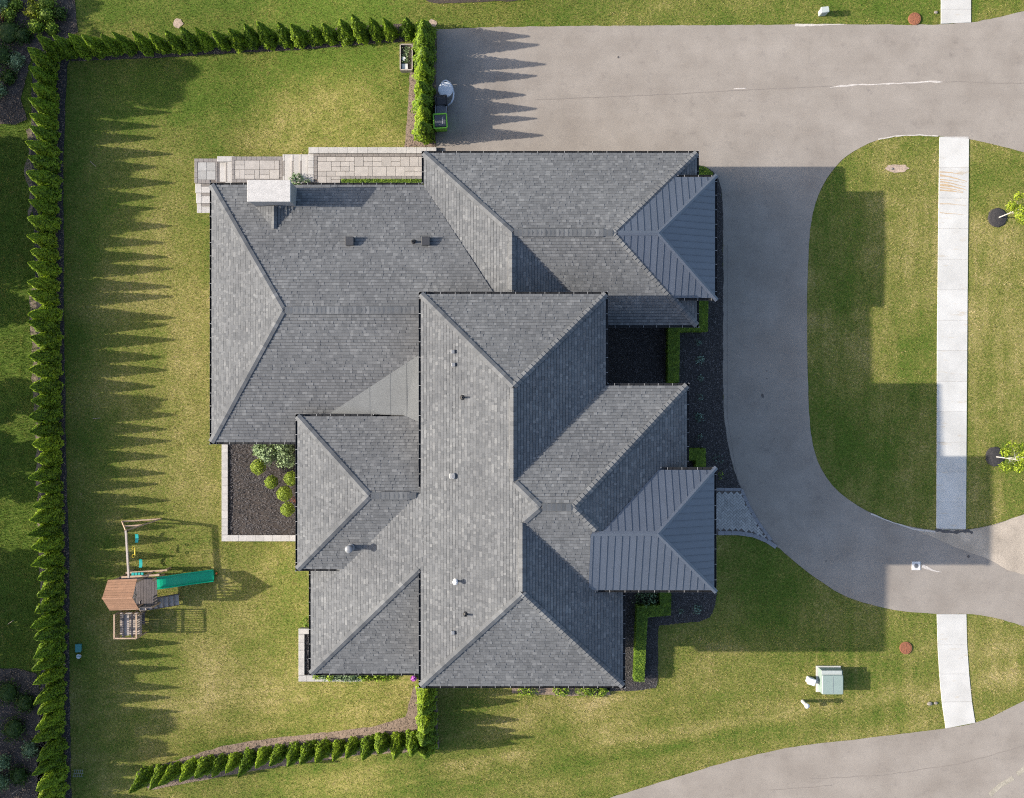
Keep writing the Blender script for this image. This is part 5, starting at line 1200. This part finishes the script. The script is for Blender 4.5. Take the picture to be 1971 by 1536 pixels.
def pedestal(px, py, w, d, h, label, mat='utility_pale', rz=0.0):
    p = G(px, py); r = thing('utility_pedestal', label, 'utility box', p); bevel_box((p.x, p.y, h / 2), (w, d, h), rz, .03).build('body', mat, r)
    bevel_box((p.x, p.y, h + .02), (w + .03, d + .03, .06), rz, .025).build('cap', mat, r)
    m = MB(); m.box((p.x - .02, p.y - d / 2 - .012, h * .6), (w * .5, .02, .06), rz); m.build('latch', 'grey_vent', r)
pedestal(1558, 1308, .36, .30, .45, 'small white pedestal box left of the transformer', 'white_plastic', -.3); pedestal(1582, 26, .38, .26, .55, 'small pale green pedestal box near the top driveway edge', 'utility_pale', .12)
p = G(1544.5, 1349.5); r = thing('vent_post', 'white curved pipe post below the small pedestal box', 'post', p)
m = MB(); m.tube(p, p + Vector((0, 0, .8)), .085, .085, 12); m.build('post', 'white_pvc', r)
m = MB(); m.lathe(p + Vector((0, 0, .8)), [(.115, 0), (.125, .04), (.125, .10), (.09, .15), (.02, .165)], 14); m.build('cap', 'white_pvc', r, smooth_=True)
m = MB(); m.tube(p + Vector((0.02, -.05, .5)), p + Vector((.09, -.17, .5)), .05, .05, 10); m.tube(p + Vector((.09, -.17, .52)), p + Vector((.09, -.17, .40)), .07, .085, 12); m.build('outlet', 'white_pvc', r)
def manhole(px, py, r_, label):
    p = G(px, py); o = thing('manhole_cover', label, 'manhole cover', p); m = MB(); m.lathe(p, [(r_, -.03), (r_, .05), (r_ * .84, .058), (r_ * .84, .04)], 28, False); m.build('ring', 'rust', o)
    m = MB(); m.lathe(p, [(r_ * .82, 0), (r_ * .82, .05), (r_ * .8, .054)], 28); m.build('lid', 'rust', o); m = MB()
    for i in range(8): m.box((p.x + r_ * .5 * math.cos(i * .785), p.y + r_ * .5 * math.sin(i * .785), p.z + .056), (.16, .03, .012), i * .785)
    m.build('rib', 'rust', o)
manhole(1760, 36.5, .31, 'rusty manhole cover at the top edge of the driveway'); manhole(1743, 1247, .31, 'rusty round manhole cover in the front lawn')
p = G(1763, 1089); o = thing('catch_basin', 'square white concrete drain frame with round grate in the driveway exit', 'drain', p)
bevel_box((p.x, p.y, .012), (.43, .43, .05), 0, .008).build('frame', 'white_pvc', o); m = MB(); m.lathe((p.x, p.y, .03), [(.115, 0), (.115, .012), (.10, .016)], 20); m.build('grate', 'grey_vent', o)
m = MB()
for i in range(4): m.box((p.x, p.y - .06 + i * .04, .047), (.15, .012, .006))
m.build('slot', 'gutter', o)
def rock(px, py, s, label):
    p = G(px, py); bm = bmesh.new(); bmesh.ops.create_icosphere(bm, subdivisions=2, radius=1)
    for v in bm.verts: v.co = Vector((v.co.x * s * random.uniform(.85, 1.1), v.co.y * s * .75 * random.uniform(.85, 1.1), v.co.z * s * .5 * random.uniform(.85, 1.1) + s * .25)) + p
    me = bpy.data.meshes.new('rock'); bm.to_mesh(me); bm.free(); tag(finish('rock', me, 'rock', loc=p), label, 'rock')
rock(1789, 1354, .14, 'tan rock beside the lower sidewalk'); rock(1801, 1353, .10, 'small dark rock touching the tan one'); rock(1716, 325, .09, 'pale rock in the bare patch of the oval lawn'); rock(1801, 24, .10, 'pale rock left of the top sidewalk')
# edge of the neighbouring building at the top
nb = thing('neighbour_house', 'dark edge of the neighbouring house at the top of the picture', 'house', T(-30, -800, 0)); m = MB(); m.box(T(-25, -820, 1.2), (3.4, 2.0, 2.6)); m.build('wall', 'brick', nb)
m = MB(); m.hexa([T(-128, -790, 2.45), T(6, -796, 2.45), T(6, -880, 2.45), T(-128, -880, 2.45)], [T(-128, -790, 2.6), T(6, -796, 2.6), T(6, -880, 3.4), T(-128, -880, 3.4)]); m.build('roof', 'gutter', nb)

# ------------------------------------------------------------------ play set
zg = YARD
def Z(px, py, h): return W(px, py, zg + h)
ps = thing('play_set', 'wooden play set with brown roof, green slide and swing beam', 'play set', G(280, 1145))
# roof: two planked slopes
rz_, ez = 3.05, 2.30
A0, A1 = Z(196.5, 1151.8, rz_), Z(255.0, 1150.6, rz_); N0, N1 = Z(207.8, 1116.0, ez), Z(263.8, 1113.6, ez); S0, S1 = Z(211, 1175.2, ez), Z(267.8, 1173.6, ez)
for nm, (e0, e1) in (('upper', (N0, N1)), ('lower', (S0, S1))):
    nb_ = 7
    for i in range(nb_):
        a, b = i / nb_ + .006, (i + 1) / nb_ - .002
        q = [e0.lerp(A0, a), e1.lerp(A1, a), e1.lerp(A1, b), e0.lerp(A0, b)]; dn = Vector((0, 0, -.025)); up = Vector((0, 0, .012))
        mm = MB(); bt = [v + dn for v in q]; tp = [q[0] + up, q[1] + up, q[2], q[3]]
        if nm == 'upper': bt, tp = bt[::-1], tp[::-1]
        mm.hexa(bt, tp); mm.build('roof_board', 'cedar_roof', ps)
m = MB(); m.beam(A0 + Vector((0, 0, .02)), A1 + Vector((0, 0, .02)), .07, .03); m.build('ridge_board', 'cedar_roof', ps)
# plan corners of the fort below the roof
f0, f1 = (N0 + S0) / 2, (N1 + S1) / 2; xw, xe = f0.x + .12, f1.x - .1; yn, ys_ = N0.y - .1, S0.y + .1
dz = 1.25; xd = Z(303, 1130, dz).x
for x in (xw, xe):
    for y in (yn, ys_):
        m = MB(); m.box((x, y, zg + ez / 2), (.09, .09, ez)); m.build('post', 'cedar', ps)
for y in (yn, ys_):
    m = MB(); m.box((xd - .05, y, zg + 1.0), (.09, .09, 2.0)); m.build('post', 'cedar', ps)
for y in (yn, ys_):
    m = MB(); m.beam(Vector((xw, y, zg + ez)), Vector((xe, y, zg + ez)), .07, .12); m.build('roof_beam', 'cedar', ps)
for x in (xw, xe):    # gable rays under the roof ends
    for k in range(5):
        m = MB(); yy = ys_ + (yn - ys_) * (k + .5) / 5; m.beam(Vector((x, (yn + ys_) / 2, zg + ez - .05)), Vector((x, yy, zg + ez + .70 * (1 - abs(yy - (yn + ys_) / 2) / ((yn - ys_) / 2)) + .0)), .03, .05); m.build('gable_slat', 'pale_wood', ps)
nbd = 14
for i in range(nbd):
    x = xw + (xd - xw) * (i + .5) / nbd; m = MB(); m.box((x, (yn + ys_) / 2, zg + dz), ((xd - xw) / nbd - .012, yn - ys_ + .1, .035)); m.build('deck_board', 'grey_wood', ps)
m = MB(); m.box(((xw + xe) / 2 + .1, ys_ - .0, zg + dz + .45), (xe - xw, .03, .75)); m.build('side_panel', 'dark_wood', ps)
for k in range(6):
    x = xe + (xd - xe) * (k + .5) / 6; m = MB(); m.box((x, ys_, zg + dz + .4), (.05, .03, .7)); m.build('baluster', 'grey_wood', ps)
m = MB(); m.beam(Vector((xe, ys_, zg + dz + .78)), Vector((xd, ys_, zg + dz + .78)), .06, .05); m.build('rail', 'cedar', ps)
for k in range(4):
    y = ys_ + (yn - ys_) * (k + .3) / 9; m = MB(); m.box((xd - .02, y, zg + dz + .3), (.03, .07, .6)); m.build('baluster', 'grey_wood', ps)
# upper rails with the teal game panel
for (a, b, h) in (((242, 1102.5), (322, 1097.5), .9), ((234, 1111), (307, 1106.5), 1.5)):
    m = MB(); m.beam(Z(*a, h), Z(*b, h), .09, .07); m.build('rail', 'cedar', ps)
for x in (246, 318):
    a = Z(x, 1101.5 if x < 300 else 1097.5, .9); m = MB(); m.box((a.x, a.y, zg + .45), (.07, .07, .9)); m.build('post', 'cedar', ps)
for k in range(4):
    a = Z(256 + k * 6, 1105, 1.1); m = MB(); m.box((a.x, a.y, zg + 1.1), (.12, .16, .1)); m.build('game_block', 'teal', ps)
for a, b in (((300, 1106), (316, 1099)), ((280, 1107), (296, 1100))):
    m = MB(); m.beam(Z(*a, 1.3), Z(*b, .9), .05, .05); m.build('brace', 'cedar', ps)
# slide
s0, s1 = Z(302, 1122, dz + .02), Z(411, 1107.5, .18); prof = []
for i in range(19):
    t = i / 18; q = s0.lerp(s1, t); e = smooth(t); wave = .06 * math.sin(t * 9.4) * (1 - t); q.z = s0.z + (s1.z - s0.z) * (.35 * t + .65 * e) + wave; prof.append(q)
sd = (s1 - s0); sd.z = 0; sd.normalize(); sn = Vector((-sd.y, sd.x, 0)); m = MB(); hw = .27; V = []; Fc = []
for q in prof: V += [q + sn * (hw + .04) + Vector((0, 0, .13)), q + sn * hw + Vector((0, 0, .13)), q + sn * (hw - .03), q - sn * (hw - .03), q - sn * hw + Vector((0, 0, .13)), q - sn * (hw + .04) + Vector((0, 0, .13)), q - sn * (hw + .04) - Vector((0, 0, .03)), q + sn * (hw + .04) - Vector((0, 0, .03))]
for i in range(18):
    for j in range(8): Fc.append((i * 8 + j, i * 8 + (j + 1) % 8, i * 8 + 8 + (j + 1) % 8, i * 8 + 8 + j))
Fc += [tuple(range(7, -1, -1)), tuple(range(18 * 8, 19 * 8))]
m.add(V, Fc); sl = m.build('slide', 'slide_green', ps); bm = bmesh.new(); bm.from_mesh(sl.data); bmesh.ops.recalc_face_normals(bm, faces=bm.faces[:]); bm.to_mesh(sl.data); bm.free()
m = MB(); m.box(s1 + Vector((-.05, 0, -.1)), (.1, .5, .2)); m.build('slide_foot', 'slide_green', ps)
# stair with six treads
t0, t1 = Z(270, 1166, dz), Z(344, 1154, .12)
for i in range(7):
    q = t0.lerp(t1, (i + .5) / 7); m = MB(); m.box(q, (.29, .50, .035), math.atan2(t1.y - t0.y, t1.x - t0.x)); m.box(q + Vector((-.13, 0, .07)), (.02, .48, .12)); m.build('tread', 'pale_wood', ps)
for s in (-.27, .27):
    m = MB(); m.beam(t0 + Vector((0, s, -.02)), t1 + Vector((0, s, -.06)), .04, .14); m.build('stringer', 'grey_wood', ps)
# lower deck with railings
lz = .62; c0, c1 = Z(231, 1178, lz), Z(273, 1222, lz); nbl = 9
for i in range(nbl):
    y = c0.y + (c1.y - c0.y) * (i + .5) / nbl; m = MB(); m.box(((c0.x + c1.x) / 2, y, zg + lz), (c1.x - c0.x, abs(c1.y - c0.y) / nbl - .012, .03)); m.build('deck_board', 'pale_wood', ps)
rt_ = 1.45
for x in (c0.x, c0.x + .30, c1.x - .34, c1.x):
    hh = rt_ if x in (c0.x, c1.x) else lz + .45
    m = MB(); m.beam(Vector((x, c0.y, zg + hh)), Vector((x, c1.y, zg + hh)), .07, .05); m.build('rail', 'cedar' if hh == rt_ else 'grey_wood', ps)
    for y in (c0.y, c1.y):
        m = MB(); m.box((x, y, zg + hh / 2), (.07, .07, hh)); m.build('post', 'cedar', ps)
    if hh == rt_:
        for k in range(9):
            y = c0.y + (c1.y - c0.y) * (k + 1) / 10; m = MB(); m.box((x, y, zg + (lz + rt_) / 2), (.03, .03, rt_ - lz)); m.build('baluster', 'cedar', ps)
m = MB(); m.beam(Vector((c0.x, c1.y, zg + rt_)), Vector((c1.x, c1.y, zg + rt_)), .07, .05); m.build('rail', 'cedar', ps)
m = MB(); m.box(((c0.x + c1.x) / 2 - .1, (c0.y + c1.y) / 2, zg + lz + .38), (.28, abs(c1.y - c0.y) * .9, .04)); m.build('table_top', 'pale_wood', ps)
a = Z(275, 1190, .4); m = MB(); m.box(a, (.18, .62, .05)); m.build('bench_seat', 'grey_wood', ps)
for s in (-.25, .25):
    m = MB(); m.box((a.x, a.y + s, zg + .2), (.06, .06, .4)); m.build('bench_leg', 'grey_wood', ps)
# swing beam and its A-frame
bz = 1.88; b0, b1 = Z(242.5, 1021, bz), Z(248, 1112, bz)
m = MB(); m.beam(b0, b1, .085, .14); m.build('swing_beam', 'pale_wood', ps)
fw_, fe_ = G(235, 1003.6), G(310.5, 998.5); apx = b0 + Vector((0, 0, .02))
for q in (fw_, fe_):
    m = MB(); m.beam(apx, q, .065, .065); m.build('frame_leg', 'cedar', ps)
m = MB(); m.beam(fw_ + Vector((0, 0, .05)), fe_ + Vector((0, 0, .05)), .07, .07); m.build('ground_beam', 'cedar', ps)
m = MB(); m.beam(apx.lerp(fw_, .45), apx.lerp(fe_, .45), .08, .05); m.build('cross_brace', 'cedar', ps)
m = MB(); m.box(b0 + Vector((.0, -.05, -.06)), (.14, .1, .2)); m.build('bracket', 'gutter', ps)
def swing(px, py, h, kind, label):
    p = Z(px, py, h); t = (py - 1021) / 91.0; up = b0.lerp(b1, min(1, max(0, t))); s = thing('swing', label, 'swing', p, 'swings hanging from the play set beam')
    if kind == 'belt':
        m = MB(); n = 8; V = []
        for i in range(n + 1):
            u = i / n * 2 - 1; q = p + Vector((0.0, u * .22, .07 * u * u)); V += [q + Vector((-.08, 0, 0)), q + Vector((.08, 0, 0)), q + Vector((.08, 0, -.02)), q + Vector((-.08, 0, -.02))]
        m.add(V, [(i * 4 + j, i * 4 + (j + 1) % 4, i * 4 + 4 + (j + 1) % 4, i * 4 + 4 + j) for i in range(n) for j in range(4)] + [(3, 2, 1, 0), (n * 4, n * 4 + 1, n * 4 + 2, n * 4 + 3)]); m.build('seat', 'teal', s); e = .22
    else:
        m = MB(); m.tube(p + Vector((0, -.22, 0)), p + Vector((0, .22, 0)), .03, .03, 10); m.build('bar', 'yellow', s); e = .2
        for k in (-1, 1):
            m = MB(); m.lathe(p + Vector((0, k * .2, .2)), [(.07, 0), (.085, .02), (.07, .04)], 12, False); m.build('ring', 'yellow', s)
    for k in (-1, 1):
        m = MB(); m.tube(p + Vector((0, k * e, .06)), up + Vector((0, k * e, -.06)), .009, .009, 5); m.build('chain', 'chain', s)
swing(263.5, 1036, .5, 'belt', 'teal belt swing nearest the A-frame end'); swing(260, 1061.5, .9, 'bar', 'yellow trapeze bar between the two teal swings'); swing(271, 1084, .45, 'belt', 'teal belt swing nearest the fort')
# toys and oddments on the grass
p = G(153, 1246); o = thing('toy_box', 'teal plastic toy box on the shaded grass near the left hedge', 'toy', p); bevel_box(p + Vector((0, 0, .1)), (.26, .38, .2), 0, .03).build('body', 'toy_teal', o); bevel_box(p + Vector((0, 0, .215)), (.29, .41, .04), 0, .015).build('lid', 'toy_teal', o)
p = G(154, 1262); o = thing('toy_bucket', 'small pale bucket below the teal toy box', 'toy', p); m = MB(); m.lathe(p, [(.08, 0), (.11, .2), (.12, .2), (.09, .18)], 12); m.build('body', 'white_plastic', o); m = MB(); m.beam(p + Vector((-.11, 0, .21)), p + Vector((.11, 0, .21)), .015, .012); m.build('handle', 'teal', o)
p = G(417, 1103.5); m = MB(); m.lathe(p, [(.01, 0), (.05, .02), (.06, .06), (.045, .10), (.01, .12)], 12); tag(m.build('toy_ball', 'orange', loc=p, smooth_=True), 'small orange ball right of the green slide', 'ball')
p = G(150, 1487); o = thing('wire_rack', 'small wire rack lying at the foot of the left hedge', 'rack', p); m = MB()
for k in range(5): m.tube(p + Vector((-.2 + k * .1, -.2, .1)), p + Vector((-.1 + k * .1, .2, .12)), .008, .008, 5)
m.build('bars', 'white_metal', o); m = MB()
for k in range(3): m.tube(p + Vector((-.22, -.18 + k * .17, .11)), p + Vector((.32, -.18 + k * .17, .11)), .008, .008, 5)
m.build('cross_bars', 'white_metal', o)
for k, (x, y, rot, lab) in enumerate([(180, 316, -.7, 'thin fallen stick on the shaded upper lawn'), (187, 805, .05, 'thin fallen stick near the left hedge, mid lawn'), (30, 1523, .6, 'reddish stick in the lower left bed'), (22, 1197, .6, 'pale stick on the strip left of the hedge')]):
    p = G(x, y); m = MB(); d = Vector((math.cos(rot), math.sin(rot), 0)) * .2; m.tube(p - d + Vector((0, 0, .05)), p + d + Vector((0, 0, .08)), .018, .010, 6); tag(m.build('stick', 'bare_dirt', loc=p), lab, 'stick')
